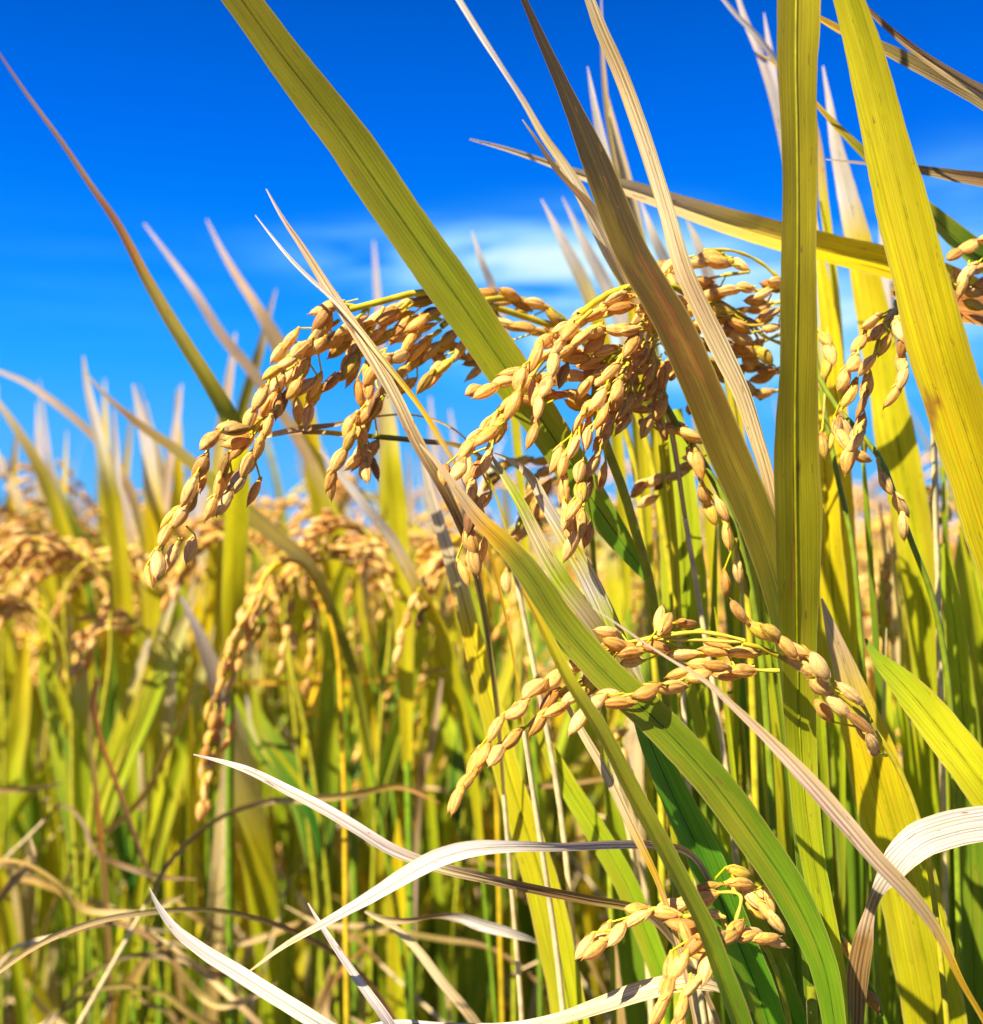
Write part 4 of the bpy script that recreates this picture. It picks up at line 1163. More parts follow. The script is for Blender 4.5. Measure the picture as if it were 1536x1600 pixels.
# soft blades further back, seen against the sky
T1 = ('white', 'pale', 'straw', 'yellow', 'yg')
T2 = ('pale', 'yg', 'olive', 'olive')
soft = [
    ("soft whitish pointed tip left of a similar taller pair above the centre head", [(846, 311, .42), (880, 378, .42), (920, 460, .425), (945, 540, .43), (965, 700, .44)], [2, 14, 22, 24, 20], ('pale', 'white', 'yellow', 'yg', 'yg')),
    ("soft whitish pointed tip nearest the grey-brown blade above the centre head", [(879, 308, .43), (914, 380, .43), (950, 450, .435), (985, 540, .44), (1000, 700, .45)], [2, 13, 21, 24, 20], ('pale', 'white', 'white', 'yg', 'yg')),
    ("small soft spike rising just right of the wide olive blade", [(737, 360, .42), (752, 405, .42), (772, 452, .425), (790, 530, .43), (810, 700, .44)], [2, 9, 13, 16, 14], ('pale', 'white', 'pale', 'yg', 'yg')),
    ("faint lilac spike behind the left heads, beside the wide olive blade", [(584, 376, .60), (588, 430, .60), (592, 490, .60), (598, 640, .61), (606, 900, .62)], [3, 9, 12, 18, 20], ('pale', 'pale', 'tan', 'yg', 'yg')),
    ("soft whitish spike left of the tan dried leaf near the top", [(918, 104, .36), (930, 170, .36), (944, 240, .362), (962, 320, .365), (985, 450, .37), (1005, 700, .38)], [2, 11, 17, 20, 20, 18], ('pale', 'white', 'white', 'yellow', 'yg', 'yg')),
    ("thread-like tan spike rising to the top edge left of the tan dried leaf", [(939, -10, .37), (941, 80, .37), (948, 170, .37), (962, 250, .372), (985, 360, .375), (1015, 600, .38)], [2, 6, 10, 13, 16, 16], ('pale', 'tan', 'khaki', 'tan', 'yg', 'yg')),
    ("yellow based spike between the whitish spike and the tan dried leaf", [(950, 150, .37), (962, 210, .37), (976, 270, .372), (992, 340, .375), (1006, 420, .38), (1025, 650, .385)], [2, 13, 20, 22, 22, 20], ('straw', 'straw', 'straw', 'yellow', 'yellow', 'yg')),
    ("soft white spike between the grey-brown blade and tan dried leaf", [(1000, 312, .42), (1022, 370, .42), (1045, 420, .425), (1075, 520, .43), (1100, 720, .44)], [2, 13, 18, 22, 20], ('white', 'white', 'white', 'straw', 'yg')),
    ("soft white spike right of the tan dried leaf above the scattered grains", [(1073, 343, .40), (1092, 385, .40), (1112, 450, .405), (1135, 550, .41), (1160, 750, .42)], [2, 14, 20, 22, 20], ('white', 'white', 'pale', 'yellow', 'yg')),
    ("thin pale leaf forking left at the top edge beside the vertical blade", [(1112, -24, .36), (1150, 22, .36), (1182, 55, .36), (1215, 98, .362), (1262, 170, .365), (1290, 330, .37)], [4, 7, 9, 10, 12, 14], ('pale', 'white', 'pale', 'tan', 'yg')),
    ("thin white leaf at the top edge running down into the vertical blade", [(1150, -14, .365), (1165, 30, .365), (1186, 80, .365), (1206, 140, .366), (1228, 230, .37), (1260, 420, .375)], [6, 10, 12, 14, 16, 16], ('white', 'pale', 'white', 'pale', 'yg')),
    ("short soft spike tucked close against the left side of the vertical blade top", [(1194, 20, .38), (1202, 70, .38), (1212, 130, .38), (1228, 220, .385), (1250, 400, .39)], [2, 9, 13, 14, 14], ('pale', 'pale', 'pale', 'straw', 'yg')),
    ("soft white spike between the broad yellow green and bright yellow blades", [(1376, 340, .42), (1382, 400, .42), (1388, 470, .42), (1394, 600, .425), (1405, 800, .43)], [3, 14, 20, 24, 24], ('white', 'white', 'pale', 'yg', 'yg')),
    ("whitish soft blade slanting down right into the olive crossing near the left heads", [(225, 349, .50), (262, 398, .50), (300, 450, .50), (350, 528, .505), (392, 578, .51), (450, 660, .52), (520, 800, .53)], [3, 8, 13, 16, 17, 18, 18], ('pale', 'pale', 'pink', 'tan', 'tan', 'yg')),
    ("soft yellow blade with a lilac tip descending behind the leftmost arched head", [(323, 343, .52), (345, 388, .52), (372, 434, .52), (408, 490, .52), (438, 545, .525), (462, 600, .53), (490, 720, .54), (520, 900, .55)], [3, 8, 13, 18, 26, 32, 34, 30], ('pale', 'pink', 'tan', 'yellow', 'yellow', 'yg', 'yg')),
    ("soft olive spike crossing the lilac tipped yellow blade", [(431, 452, .55), (420, 492, .55), (408, 540, .55), (390, 600, .555), (370, 680, .56), (350, 850, .57)], [3, 8, 13, 18, 20, 22], ('pale', 'khaki', 'olive', 'yg', 'yg')),
    ("soft tan spike just left of the olive crossing spike", [(368, 520, .6), (362, 570, .6), (352, 640, .605), (342, 720, .61), (335, 880, .62)], [3, 10, 16, 20, 22], ('pale', 'tan', 'yg', 'yg')),
    ("pale lilac thin leaf at the left edge running level to the tall spike", [(-6, 578, .55), (40, 598, .55), (84, 628, .55), (140, 676, .555), (190, 740, .56), (230, 860, .57)], [6, 9, 11, 12, 14, 14], ('pale', 'pink', 'tan', 'tan', 'yg')),
    ("tall soft yellow green spike at the left, white tip", [(130, 556, .52), (136, 600, .52), (150, 660, .52), (165, 730, .52), (178, 790, .525), (190, 900, .53), (200, 1100, .54)], [3, 10, 16, 22, 26, 30, 30], ('white', 'white', 'yg', 'yg', 'yg', 'lime')),
    ("soft yellow blade at the left edge leaning right under the lilac leaf", [(-10, 618, .56), (30, 676, .56), (56, 720, .56), (84, 786, .565), (108, 860, .57), (130, 1000, .58)], [5, 14, 19, 22, 24, 26], ('straw', 'khaki', 'yg', 'yg', 'yg')),
    ("soft whitish blade at the far left edge, leaning right over the blurred heads", [(-20, 680, .64), (12, 745, .64), (36, 800, .64), (60, 860, .645), (84, 940, .65), (110, 1080, .66)], [6, 12, 15, 18, 20, 22], ('white', 'straw', 'yg', 'yg', 'yg')),
    ("dark green soft spike between the blurred heads at the left", [(70, 700, .6), (88, 752, .6), (106, 806, .6), (122, 860, .605), (140, 980, .61)], [3, 10, 18, 24, 24], ('pale', 'olive', 'green', 'green')),
    ("thin pale spike standing upright among the left blades", [(178, 640, .55), (181, 700, .55), (184, 770, .55), (188, 860, .555), (195, 1000, .56)], [3, 10, 14, 16, 16], ('pale', 'white', 'pale', 'straw', 'yg')),
    ("yellow soft blade left of the brown crossing leaf, whitish at its point", [(208, 600, .54), (220, 650, .54), (232, 700, .54), (240, 770, .54), (245, 850, .545), (248, 1000, .55)], [3, 12, 20, 27, 32, 34], ('pale', 'white', 'yellow', 'yg', 'yg')),
    ("olive brown soft leaf crossing diagonally below the leftmost head", [(132, 580, .44), (165, 618, .44), (208, 656, .44), (280, 708, .44), (340, 762, .44), (420, 830, .445), (478, 880, .45), (520, 960, .46)], [2, 7, 12, 18, 22, 25, 22, 18], ('pale', 'brown', 'khaki', 'olive', 'khaki', 'khaki', 'olive')),
    ("soft white spike left of the brown crossing leaf, leaning right", [(284, 600, .58), (278, 650, .58), (268, 710, .58), (258, 780, .585), (252, 900, .59)], [3, 9, 13, 16, 18], ('pale', 'pale', 'pink', 'straw', 'yg')),
    ("yellow green upright blade behind the gap under the left strands", [(602, 600, .46), (608, 650, .46), (614, 720, .46), (622, 800, .465), (630, 950, .47)], [3, 20, 27, 30, 30], ('straw', 'yg', 'yg', 'yg')),
    ("soft white and yellow leaf slanting right below the left strands", [(500, 702, .40), (530, 738, .40), (565, 782, .40), (610, 838, .405), (650, 910, .41), (690, 985, .42), (720, 1100, .43)], [4, 10, 15, 18, 20, 20, 18], ('white', 'white', 'straw', 'yellow', 'yg', 'yg')),
    ("pale spike in the sky gap between the left strands and the centre head", [(672, 620, .62), (676, 680, .62), (682, 750, .62), (690, 900, .63)], [3, 10, 13, 16], ('pale', 'pale', 'pink', 'yg')),
    ("faint lilac spike right of its twin in the sky gap", [(703, 640, .66), (712, 700, .66), (722, 760, .66), (735, 900, .67)], [3, 9, 13, 16], ('pale', 'pale', 'pink', 'yg')),
    ("soft brown curved stem crossing the lower left blades from right to left", [(300, 1085, .50), (270, 1150, .50), (235, 1225, .50), (195, 1275, .505), (150, 1310, .51), (110, 1360, .52)], [6, 8, 9, 9, 8, 8], ('khaki', 'brown', 'brown', 'brown', 'khaki')),
    ("soft brown hooked leaf bent over in the lower left blades", [(245, 1400, .46), (215, 1320, .46), (180, 1220, .46), (155, 1150, .46), (146, 1100, .46), (152, 1060, .46), (140, 1120, .465), (150, 1230, .47), (165, 1400, .48)], [4, 7, 8, 9, 9, 7, 8, 9, 9], ('brown', 'brown', 'rust', 'brown', 'khaki', 'rust', 'brown')),
    ("brown soft twisted dry leaf standing in the lower middle", [(690, 1060, .50), (684, 1100, .50), (674, 1160, .50), (660, 1210, .50), (652, 1280, .505), (648, 1380, .51)], [4, 8, 12, 13, 11, 8], ('pink', 'tan', 'brown', 'tan', 'pink')),
    ("straw leaf thin and soft running level behind the left strand", [(300, 1075, .55), (400, 1066, .55), (500, 1068, .55), (620, 1058, .555), (740, 1045, .56), (800, 1080, .57)], [4, 7, 9, 9, 8, 8], ('gold', 'gold', 'gold', 'khaki', 'gold')),
]
for lab, pts, W, cols in soft:
    dry = cols[1] in ('tan', 'brown', 'pink', 'gold', 'pale', 'white')
    shoot(lab, pts, W, list(cols), roll=random.Random(lab).uniform(-5, 28) * (-1 if cols[2] in ('olive', 'khaki', 'brown') else 1), fold=0.3, rib=None, dry=False)

# green blades packed behind the stalks at the lower right
green = [
    ("bright green blade dappled with grain shadows right of the jointed stalk", [(1052, 640, .345), (1058, 720, .345), (1064, 800, .345), (1070, 900, .347), (1078, 1050, .35), (1090, 1250, .355)], [30, 48, 62, 68, 66, 56], ('lime', 'lime', 'lime', (.28, .48, .012), 'green'), 20),
    ("dark green blade slanting parallel under the tan-tipped green blade", [(985, 1080, .285), (1024, 1180, .285), (1062, 1265, .286), (1100, 1345, .287), (1140, 1440, .288), (1180, 1540, .29), (1206, 1620, .292)], [20, 40, 48, 52, 54, 54, 52], ((.12, .3, .012), (.10, .30, .012), (.12, .34, .012), (.14, .38, .012)), -26),
    ("lime strip of a blade left of the dark slanting green blade", [(1070, 1010, .33), (1088, 1066, .33), (1106, 1140, .33), (1128, 1220, .332), (1150, 1320, .335)], [26, 34, 38, 38, 34], ('lime', 'lime', 'lime', 'lime'), 14),
    ("upright green blade half shaded behind the arched head near the vertical blade", [(1118, 700, .36), (1140, 800, .36), (1160, 900, .36), (1180, 1000, .362), (1196, 1150, .365), (1206, 1350, .37)], [8, 26, 36, 42, 44, 42], ('yg', 'olive', 'green', 'green', 'green'), -20),
    ("green blade under the dark slanting one, lit along its edge at the bottom", [(1060, 1230, .31), (1100, 1310, .31), (1150, 1400, .312), (1200, 1500, .315), (1240, 1600, .318)], [20, 40, 50, 50, 46], ((.14, .4, .012), (.15, .42, .012), (.12, .34, .012)), 8),
    ("upright deep green blade between the vertical and very broad blades", [(1180, 820, .34), (1190, 950, .34), (1200, 1100, .342), (1222, 1260, .345), (1240, 1450, .35)], [14, 40, 50, 54, 50], ('yg', 'lime', 'yg', 'green'), -15),
    ("yellow green blade close behind the right of the thick vertical blade", [(1286, 640, .35), (1290, 760, .35), (1298, 880, .352), (1312, 1050, .355), (1330, 1300, .36)], [16, 40, 46, 46, 44], ('yellow', 'yellow', 'yg', 'lime', 'green'), 22),
    ("green shadowed blade at the right edge below the bright yellow blade", [(1470, 850, .34), (1490, 960, .34), (1502, 1080, .342), (1512, 1240, .345), (1520, 1450, .35)], [14, 30, 38, 42, 40], ('lime', 'lime', 'green', 'green'), 10),
]
for lab, pts, W, cols, roll in green:
    shoot(lab, pts, W, list(cols), roll=roll, fold=0.25, rib='deep')
rg = random.Random(77)
for k in range(60):
    px = rg.uniform(930, 1620)
    top = rg.uniform(700, 1150) if px > 1040 else rg.uniform(960, 1250)
    d = rg.uniform(.35, .50)
    ln = rg.uniform(-60, 110)
    w = rg.uniform(16, 48) * .36 / d
    cs = rg.choice([('yellow', 'yg', 'lime', 'green'), ('yg', 'lime', 'green', 'green'), ('straw', 'yg', 'lime', 'lime'), ('lime', 'green', 'deep', 'deep'), ('lime', 'green', 'green', 'deep'), ('tan', 'straw', 'tan', 'brown'), ('yg', 'lime', 'lime', 'green'), ('lime', 'lime', 'lime', 'green')])
    pts = [(px, top, d), (px + ln * .12, top + 60, d), (px + ln * .35, top + 200, d + .004), (px + ln * .7, top + 420, d + .01), (px + ln, top + 700, d + .02)]
    shoot("upright rice shoot packed among the many behind the sharp stalks at lower right", pts, [2, w * .45, w, w * 1.05, w * .85], list(cs), roll=rg.uniform(-40, 40), fold=0.3, rib=None,
          dry=cs[0] == 'tan', group="packed shoots behind the sharp stalks at lower right")

for k in range(44):
    px = rg.uniform(-60, 720)
    top = rg.uniform(590, 800) if px < 420 else rg.uniform(690, 830)
    d = rg.uniform(.62, 1.05)
    lean = rg.uniform(-50, 75)
    w = rg.uniform(13, 24) * .6 / d
    cs = rg.choice([('white', 'pale', 'yellow', 'yg', 'lime'), ('pale', 'straw', 'yg', 'lime', 'green'), ('straw', 'yellow', 'yg', 'lime', 'green'), ('pale', 'yg', 'lime', 'green', 'green')])
    pts = [(px, top, d), (px + lean * .2, top + 55, d), (px + lean * .5, top + 130, d), (px + lean * .8, top + 240, d + .01), (px + lean, top + 420, d + .02)]
    shoot("thin blurred spike among the ragged fringe of leaf tips on the left skyline", pts, [1.5, w * .5, w * .8, w, w], list(cs), roll=rg.uniform(-25, 35), fold=0.3, rib=None, group="leaf tips along the left skyline")
for k in range(22):
    px = rg.uniform(1020, 1560)
    top = rg.uniform(640, 1000)
    d = rg.uniform(.31, .40)
    ln = rg.uniform(-30, 90)
    w = rg.uniform(6, 12)
    cs = rg.choice([('lime', 'green', 'green', 'green'), ('yg', 'lime', 'green', 'green'), ('straw', 'yg', 'lime', 'green')])
    pts = [(px, top, d), (px + ln * .12, top + 60, d), (px + ln * .35, top + 200, d + .004), (px + ln * .7, top + 420, d + .01), (px + ln, top + 700, d + .02)]
    shoot("slender green rice shoot threaded between the broad blades at lower right", pts, [1.5, w * .6, w, w, w], list(cs), roll=rg.uniform(-30, 30), fold=0.5, rib=None, group="slender shoots between the broad blades at lower right")
for k, (px, py, d, sg, L) in enumerate([(110, 905, .70, 1, 110), (250, 930, .74, -1, 120), (400, 860, .76, -1, 110), (560, 870, .74, 1, 110), (700, 880, .72, -1, 110), (300, 830, .82, 1, 110), (600, 800, .85, -1, 100), (90, 850, .80, -1, 110), (780, 850, .66, 1, 100), (20, 900, .72, 1, 110)]):
    lab = ["between the left spikes", "left of the long soft double strand", "above the long soft double strand", "right of the long soft double strand", "beside the fading whitish blade", "under the leftmost strand tip", "under the left sky gap",
           "high among the left spikes", "under the centre strand tips", "against the left edge"][k]
    soft_head("small blurred golden head of a rice stalk " + lab, px, py, d - .15, sg, L * 1.35, 300 + k, .40, 12)
for k, (px, py, d, sg, L, where) in enumerate([
        (420, 885, .50, -1, 150, "arching left over the soft long double strand"), (455, 905, .49, 1, 170, "arching right from beside the soft long double strand"),
        (600, 860, .50, -1, 140, "under the hanging strands left of centre"), (165, 905, .49, -1, 200, "sprawling sideways to the left edge"),
        (90, 985, .50, -1, 150, "low against the left edge"), (800, 880, .46, -1, 130, "behind the twin striped blades"), (240, 1000, .52, -1, 110, "low between the left blades")]):
    soft_head("rice stalk with a thick blurred head " + where, px, py, d, sg, L, 420 + k, .36, 12)
for k in range(30):
    px = rg.uniform(-40, 960)
    top = rg.uniform(1000, 1300)
    d = rg.uniform(.50, .70)
    ln = rg.uniform(-130, 130)
    w = rg.uniform(12, 32) * .5 / d
    cs = rg.choice([('yellow', 'yg', 'lime', 'green'), ('yg', 'lime', 'green', 'green'), ('straw', 'yellow', 'yg', 'lime'), ('lime', 'lime', 'green', 'deep'), ('olive', 'green', 'green', 'deep'), ('tan', 'straw', 'khaki', 'brown'), ('yellow', 'yellow', 'yg', 'lime'), ('lime', 'lime', 'green', 'deep')])
    pts = [(px, top, d), (px + ln * .12, top + 50, d), (px + ln * .35, top + 180, d + .004), (px + ln * .7, top + 380, d + .01), (px + ln, top + 640, d + .02)]
    shoot("blurred upright rice shoot among those crowding the lower left behind the white dry leaves", pts, [2, w * .5, w, w * 1.05, w * .85], list(cs), roll=rg.uniform(-35, 35), fold=0.3, rib=None,
          dry=cs[0] == 'tan', group="blurred shoots crowding the lower left")
for k in range(90):
    px, py = rg.uniform(-60, 1150), rg.uniform(1190, 1660)
    d = rg.uniform(.42, .85)
    a = rg.choice((rg.uniform(-.5, .9), rg.uniform(2.4, 3.7), rg.uniform(.3, 1.5)))
    ln = rg.uniform(120, 330) * .5 / d
    bend = rg.uniform(-.9, 1.1)
    w = rg.uniform(5, 12) * .5 / d
    x, y, pts = px, py, []
    for i in range(6):
        pts.append((x, y, d + rg.uniform(-.006, .006)))
        x += math.cos(a) * ln / 5
        y += math.sin(a) * ln / 5
        a += bend / 5 + (rg.uniform(-.7, .7) if rg.random() < .4 else 0)
    if min(p[1] for p in pts) < 1160:
        continue
    cs = rg.choice([('straw', 'tan', 'tan', 'brown'), ('tan', 'brown', 'brown', 'khaki'), ('straw', 'tan', 'khaki', 'brown'), ('brown', 'umber', 'brown', 'umber'), ('rust', 'brown', 'tan', 'umber'), ('tan', 'tan', 'brown', 'umber'), ('umber', 'umber', 'brown', 'umber')])
    shoot("blurred dry curled leaf in the tangle low between the blurred shoots", pts, [1.5, w * .7, w, w, w * .9, w * .7], list(cs), roll=(rg.uniform(-60, 60), rg.uniform(-60, 60)), fold=.4, rib=None, dry=True,
          base=.05, group="dry leaves tangled low between the blurred shoots")

# ------------------------------------------------------------------ THE FIELD BEHIND
def arc_leaf(rng, base, az, L, w, elev, droop, cols, n=15, twist=0.0):
    """A blade in a clump: starts at elev above the horizontal towards az and bends over by droop radians."""
    s = np.linspace(0, 1, n)
    e = elev - droop * s**1.8
    h = np.array([math.cos(az), math.sin(az), 0])
    dp = np.cos(e)[:, None] * h + np.sin(e)[:, None] * np.array([0, 0, 1.0])
    pos = base + np.concatenate([[np.zeros(3)], np.cumsum((dp[1:] + dp[:-1]) / 2 * (L / (n - 1)), axis=0)])
    sd0 = np.array([-math.sin(az), math.cos(az), 0])
    nr0 = unit(np.cross(dp, np.tile(sd0, (n, 1))))
    a = twist * s + rng.uniform(-.5, .5)
    sd = np.cos(a)[:, None] * sd0 + np.sin(a)[:, None] * nr0
    nr = unit(np.cross(sd, dp)) * -1
    prof = np.minimum(1, 0.55 + s * 1.6) * np.clip((1 - s) * 2.3, 0.03, 1) ** 0.8
    return pos, sd, nr, w / 2 * prof, tints(cols, s)


LEAFCOLS = [('deep', 'green', 'lime', 'yg', 'straw'), ('deep', 'lime', 'yg', 'yellow', 'straw'), ('green', 'lime', 'yg', 'straw', 'pale'), ('deep', 'green', 'lime', 'yg', 'tan'),
            ('olive', 'yg', 'yellow', 'gold', 'straw'), ('deep', 'green', 'green', 'lime', 'yg'), ('lime', 'yg', 'yg', 'gold', 'tan'), ('green', 'lime', 'yg', 'gold', 'tan')]
DRYCOLS = [('tan', 'straw', 'tan', 'pale'), ('brown', 'tan', 'straw', 'tan'), ('khaki', 'brown', 'tan', 'straw')]
GOLD = np.array([.92, .54, .13])


def head_shape(rng, neck, az, stems, grains, L=0.17, ngr=1.0):
    """A drooping head of grain: rachis and branches into stems, low grains into grains."""
    n = 14
    s = np.linspace(0, 1, n)
    e = R(rng.uniform(40, 70)) - R(rng.uniform(85, 125)) * s**0.9
    h = np.array([math.cos(az), math.sin(az), 0])
    dp = np.cos(e)[:, None] * h + np.sin(e)[:, None] * np.array([0, 0, 1.0])
    pos = neck + np.concatenate([[np.zeros(3)], np.cumsum(dp[1:] * (L / (n - 1)), axis=0)])
    tube(stems, pos, np.linspace(.0010, .0004, n), C('gold'), 5)
    for b in range(8):
        k = 2 + b * 1.3
        p = np.array([np.interp(k, np.arange(n), pos[:, c]) for c in range(3)])
        t = unit(np.array([np.interp(k, np.arange(n), dp[:, c]) for c in range(3)]))
        bl = rng.uniform(.03, .058)
        d = unit(t + np.array([rng.uniform(-.35, .35), rng.uniform(-.35, .35), rng.uniform(-.5, .1)]))
        m = int(bl / 0.0063 * ngr)
        prev = p
        for i in range(m):
            d = unit(d + np.array([0, 0, -.10]))
            q = prev + d * bl / m
            off = np.array([rng.uniform(-1, 1), rng.uniform(-1, 1), rng.uniform(-1, 1)]) * .0016
            ax = unit(d + np.array([rng.uniform(-.3, .3), rng.uniform(-.3, .3), rng.uniform(-.3, .3)]))
            cl = GOLD * rng.uniform(.7, 1.12) * np.array([1, rng.uniform(.92, 1.08), rng.uniform(.7, 1.4)])
            low_grain(grains, q + off, ax, .0078, .0036, cl)
            prev = q
    return pos


M_GRAIN_FAR = tint_material("rice_husk_soft", 0.55, trans=0.14)
HEADS = []
for k in range(10):
    r_ = random.Random(500 + k)
    st, gr = MB(), MB()
    head_shape(r_, np.zeros(3), 0.0, st, gr, L=r_.uniform(.11, .15))
    HEADS.append((st.mesh("panicle", M_STEM), gr.mesh("grains", M_GRAIN_FAR)))


def make_clump(seed, name="rice_plant"):
    """One hill of rice: stems, blades and drooping heads, each its own part."""
    rng = random.Random(seed)
    root = thing(name, (0, 0, 0), "rice plant", "rice plant")
    nt = 9
    for k in range(nt):
        a = rng.uniform(0, 6.28)
        b = np.array([math.cos(a), math.sin(a), 0]) * rng.uniform(.01, .045)
        H = rng.uniform(.62, .76)
        lean = rng.uniform(.03, .14)
        top = np.array([b[0] + math.cos(a) * lean, b[1] + math.sin(a) * lean, H])
        mid = (b + top) / 2 - np.array([math.cos(a), math.sin(a), 0]) * lean * .15
        S = cat_rom(np.array([b, mid, top]), 12)
        mb = MB()
        tube(mb, S, np.linspace(.0026, .0012, 12), tints(((.08, .05, .025), (.10, .08, .02), (.10, .16, .015), 'green', 'yg'), np.linspace(0, 1, 12)), 6)  # brown stem bases, darkened further in colour to imitate shade low in the crop
        put("stem", mb.mesh("stem", M_STEM), root)
        for j in range(3):
            f = (0.35, 0.58, 0.80)[j] + rng.uniform(-.07, .05)
            p = S[int(f * 11)]
            L = rng.uniform(.26, .40) if j < 2 else rng.uniform(.20, .32)
            az = a + rng.uniform(-1.6, 1.6)
            dryl = j == 0 and rng.random() < .55
            mb = MB()
            cols = rng.choice(DRYCOLS) if dryl else rng.choice(LEAFCOLS)
            pos, sd, nr, hw, cc = arc_leaf(rng, p, az, L, rng.uniform(.010, .0165), R(rng.uniform(10, 60) if dryl else rng.uniform(68, 86)), R(rng.uniform(40, 110) if dryl else rng.uniform(5, 45)), cols, 15, rng.uniform(-1, 1))
            strip(mb, pos, sd, nr, hw, cc, 5, .25, 0, .05, rng)
            put("leaf_blade", mb.mesh("leaf_blade", M_DRY if dryl else M_LEAF), root)
        if k < 9:
            st, gr = rng.choice(HEADS)
            o = put("panicle", st, root)
            g = put("grains", gr, o)
            g['kind'] = 'stuff'
            o.location = Vector(S[-1])
            o.rotation_euler = (0, 0, a + rng.uniform(-1.2, 1.2))
    return root


protos = [make_clump(900 + k) for k in range(7)]


def copy_clump(src, loc, rz, sc):
    c = src.copy()
    COL.objects.link(c)
    for ch in src.children:
        d = ch.copy()
        COL.objects.link(d)
        d.parent = c
        for g in ch.children:
            e = g.copy()
            COL.objects.link(e)
            e.parent = d
    c.location = loc
    c.rotation_euler = (0, 0, rz)
    c.scale = (sc, sc, sc)
    return c


rc = random.Random(4242)
SHADE_CLUMPS = [(-.68, .54), (-.66, .70), (-.84, .62), (-.80, .44), (-.74, .84), (-.95, .52)]
ROWS = [(0.70, "first"), (0.88, "second"), (1.08, "third"), (1.32, "fourth")]
used = 0
for ri, (y, nm) in enumerate(ROWS):
    half = y * 0.50 + 0.22
    nx = int(2 * half / 0.155)
    for i in range(nx):
        x = -half + (i + .5) * 2 * half / nx + rc.uniform(-.025, .025)
        yy = y + rc.uniform(-.05, .05)
        if ri == 0 and x > 0.34 and False:
            continue
        src = protos[(i * 3 + ri * 2 + rc.randrange(3)) % len(protos)]
        if used < len(protos):
            c = protos[used]
            c.location = (x, yy, 0)
            c.rotation_euler = (0, 0, rc.uniform(0, 6.28))
            s = rc.uniform(1.08, 1.24)
            c.scale = (s, s, s)
        else:
            c = copy_clump(src, (x, yy, 0), rc.uniform(0, 6.28), rc.uniform(1.06, 1.27))
        used += 1
        for ch in c.children:                      # no head leans right up to the lens
            if ch.name.startswith('panicle'):
                a = c.rotation_euler.z
                yb = c.location.y + c.scale.x * (ch.location.x * math.sin(a) + ch.location.y * math.cos(a))
                if yb + .18 * math.sin(a + ch.rotation_euler.z) < .58:
                    ch.rotation_euler = (0, 0, math.pi / 2 - a + rc.uniform(-.7, .7))
        c['label'] = f"soft focus rice plant with golden heads in the {nm} row behind the sharp stalks"
        c['group'] = f"rice plants in the {nm} row behind the sharp stalks"


def merged_clump(seed, far=False):
    rng = random.Random(seed)
    lf, gr = MB(), MB()
    for k in range(8):
        a = rng.uniform(0, 6.28)
        b = np.array([math.cos(a), math.sin(a), 0]) * rng.uniform(.01, .05)
        H = rng.uniform(.62, .76)
        lean = rng.uniform(.03, .14)
        top = np.array([b[0] + math.cos(a) * lean, b[1] + math.sin(a) * lean, H])
        S = cat_rom(np.array([b, (b + top) / 2, top]), 8)
        tube(lf, S, .002, tints(('olive', 'green', 'yg', 'gold'), np.linspace(0, 1, 8)), 4)
        for j in range(3):
            p = S[int((.35, .6, .82)[j] * 7)]
            pos, sd, nr, hw, cc = arc_leaf(rng, p, a + rng.uniform(-1.6, 1.6), rng.uniform(.22, .38), rng.uniform(.009, .014), R(rng.uniform(66, 86)), R(rng.uniform(5, 50)), rng.choice(LEAFCOLS), 9, rng.uniform(-1, 1))
            strip(lf, pos, sd, nr, hw, cc, 3, .25, 0, .04, rng)
        if k < 8:
            head_shape(rng, S[-1], a + rng.uniform(-1.2, 1.2), lf, gr, L=.16, ngr=.55 if far else .8)
    return lf.mesh("rice_plant", M_LEAF), gr.mesh("grains", M_GRAIN_FAR)


mids = [merged_clump(1300 + k) for k in range(5)]
k = 0
for ri, y in enumerate((1.6, 1.95, 2.35, 2.8, 3.25, 3.75)):
    half = y * 0.48 + 0.2
    nx = int(2 * half / 0.17)
    for i in range(nx):
        x = -half + (i + .5) * 2 * half / nx + rc.uniform(-.03, .03)
        lf, gr = mids[k % 5]
        k += 1
        o = put("rice_plant", lf)
        o.location = (x, y + rc.uniform(-.08, .08), 0)
        o.rotation_euler = (0, 0, rc.uniform(0, 6.28))
        s = rc.uniform(1.04, 1.22)
        o.scale = (s, s, s)
        g = put("panicles", gr, o)
        g["kind"] = "stuff"
        o['label'] = "far blurred rice plant in the golden mass between the first rows and the horizon"
        o['category'] = "rice plant"
        o['group'] = "far blurred rice plants towards the horizon"

for i, (x, y) in enumerate(SHADE_CLUMPS):                 # unseen clumps added left of view to shade the lower left
    c = copy_clump(protos[i % len(protos)], (x, y, 0), rc.uniform(0, 6.28), 1.04)
    c['label'] = "unseen rice plant added past the left edge to shade the crop"
    c['group'] = "unseen rice plants added past the left edge for shade"

# the rest of the field as one mass
fm, fg = MB(), MB()
rf = random.Random(31)


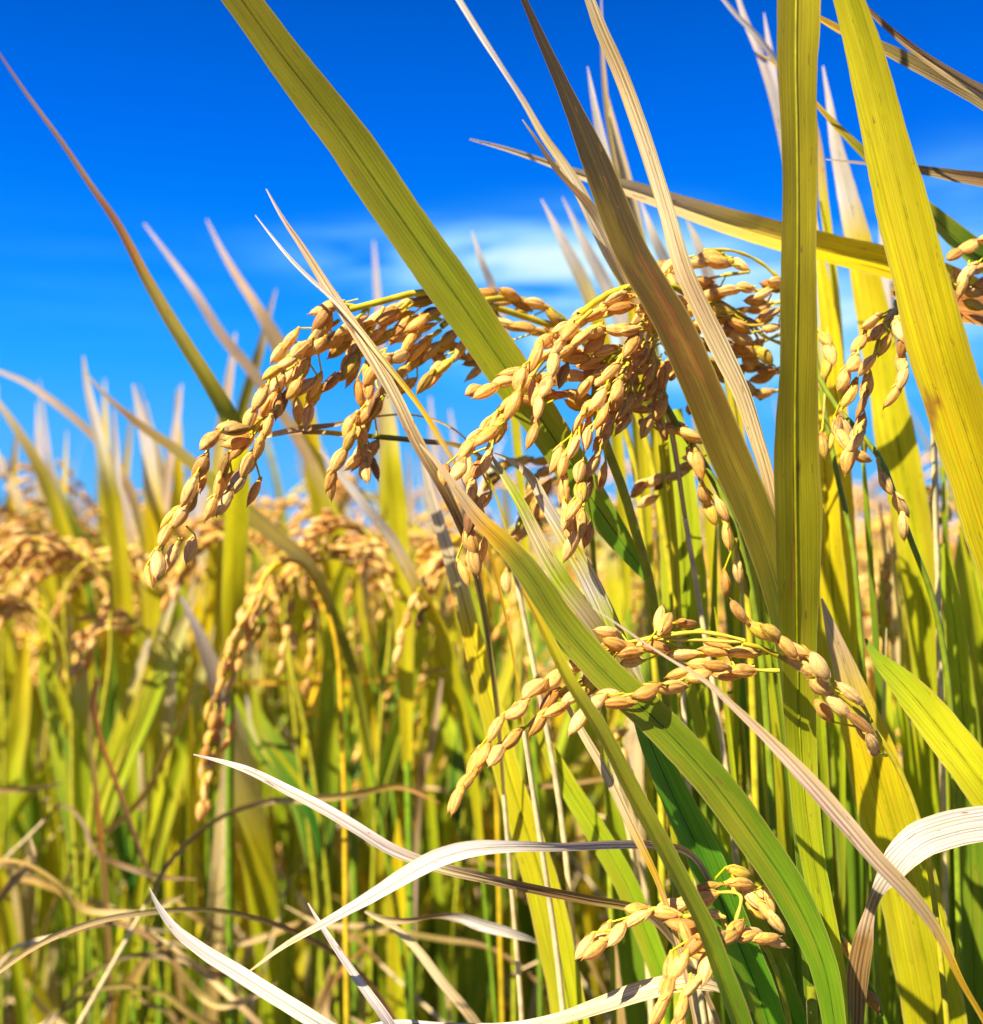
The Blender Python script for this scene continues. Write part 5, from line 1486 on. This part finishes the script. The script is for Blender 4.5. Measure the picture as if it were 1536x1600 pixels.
def field_mass():
    lm, gm = merged_clump(1400, True), None
    src = []
    for me in lm:
        V = np.zeros(len(me.vertices) * 3, np.float32)
        me.vertices.foreach_get('co', V)
        V = V.reshape(-1, 3).astype(float)
        F = np.zeros(len(me.loops), np.int32)
        me.loops.foreach_get('vertex_index', F)
        Cc = np.zeros(len(me.vertices) * 4, np.float32)
        me.attributes['tint'].data.foreach_get('color', Cc)
        src.append((V, F.reshape(-1, 4), Cc.reshape(-1, 4)[:, :3]))
    for y in (4.4, 5.1, 6.0, 7.2, 8.8, 11.0, 14.0, 18.0):
        half = y * .47
        nx = int(2 * half / (0.24 + y * .03))
        for i in range(nx):
            x = -half + (i + .5) * 2 * half / nx + rf.uniform(-.05, .05)
            a, s = rf.uniform(0, 6.28), rf.uniform(1.08, 1.2)
            M = np.array([[math.cos(a), -math.sin(a), 0], [math.sin(a), math.cos(a), 0], [0, 0, 1]]) * s
            for j, (V, F, Cc) in enumerate(src):
                (fm, fg)[j].add(V @ M.T + np.array([x, y + rf.uniform(-.2, .2), 0]), F, Cc)
    o = put("rice_field", fm.mesh("rice_field", M_LEAF))
    o['kind'] = 'stuff'
    o['label'] = "golden rice field stretching away to the horizon"
    o['category'] = "rice field"
    put("grains", fg.mesh("grains", M_GRAIN_FAR), o)['kind'] = 'stuff'


field_mass()

# ------------------------------------------------------------------ ground
gm = MB()
gx = np.concatenate([np.linspace(-400, -4, 12), np.linspace(-3, 3, 61), np.linspace(4, 400, 12)])
gy = np.concatenate([np.linspace(-20, -1, 6), np.linspace(-.8, 5, 60), np.linspace(6, 900, 16)])
GX, GY = np.meshgrid(gx, gy)
GZ = 0.008 * np.sin(GX * 21 + np.sin(GY * 9)) * np.cos(GY * 17) * (np.abs(GX) < 3.1) * (GY < 5.1) - 0.012
gm.add(np.stack([GX, GY, GZ], -1).reshape(-1, 3), grid_faces(len(gy), len(gx)), (.1, .07, .04))
go = put("ground", gm.mesh("ground", soil_material()))
go['kind'] = 'structure'


# a dark tree far off at the left edge, above the field
def far_tree(x, y, h):
    rng = random.Random(8)
    root = thing("tree", (x, y, 0), "dark green tree far off at the left edge beyond the field", "tree")
    tb = MB()
    tube(tb, [[0, 0, 0], [.05, 0, h * .3], [0, .05, h * .75]], [h * .05, h * .035, h * .012], C((.08, .05, .03)), 9)
    for k in range(7):
        a = k * 2.4
        z0 = h * (.25 + .07 * k)
        tube(tb, [[0, 0, z0], [math.cos(a) * h * .13, math.sin(a) * h * .13, z0 + h * .1], [math.cos(a) * h * .24, math.sin(a) * h * .24, z0 + h * .16]], [h * .018, h * .012, h * .004], C((.08, .05, .03)), 6)
    put("trunk", tb.mesh("trunk", M_STEM), root)
    cb = MB()
    for k in range(2600):
        u = Vector((rng.gauss(0, 1), rng.gauss(0, 1), rng.gauss(0, 1))).normalized() * rng.random() ** .4
        lump = 0.8 + .5 * mnoise.noise(u * 2.2)
        p = np.array([u.x * h * .3 * lump, u.y * h * .3 * lump, h * .63 + u.z * h * .38 * lump])
        ax, bx = unit(np.array([rng.gauss(0, 1), rng.gauss(0, 1), rng.gauss(0, 1)])), unit(np.array([rng.gauss(0, 1), rng.gauss(0, 1), rng.gauss(0, 1)]))
        s = h * .022
        V = [p - ax * s, p + bx * s * .6, p + ax * s, p - bx * s * .6]
        cb.add(V, [[0, 1, 2, 3]], np.array([.035, .085, .02]) * rng.uniform(.6, 1.4))
    put("crown", cb.mesh("crown", M_LEAF), root)


far_tree(-27.8, 60, 4.2)
print("objects", len(bpy.data.objects))
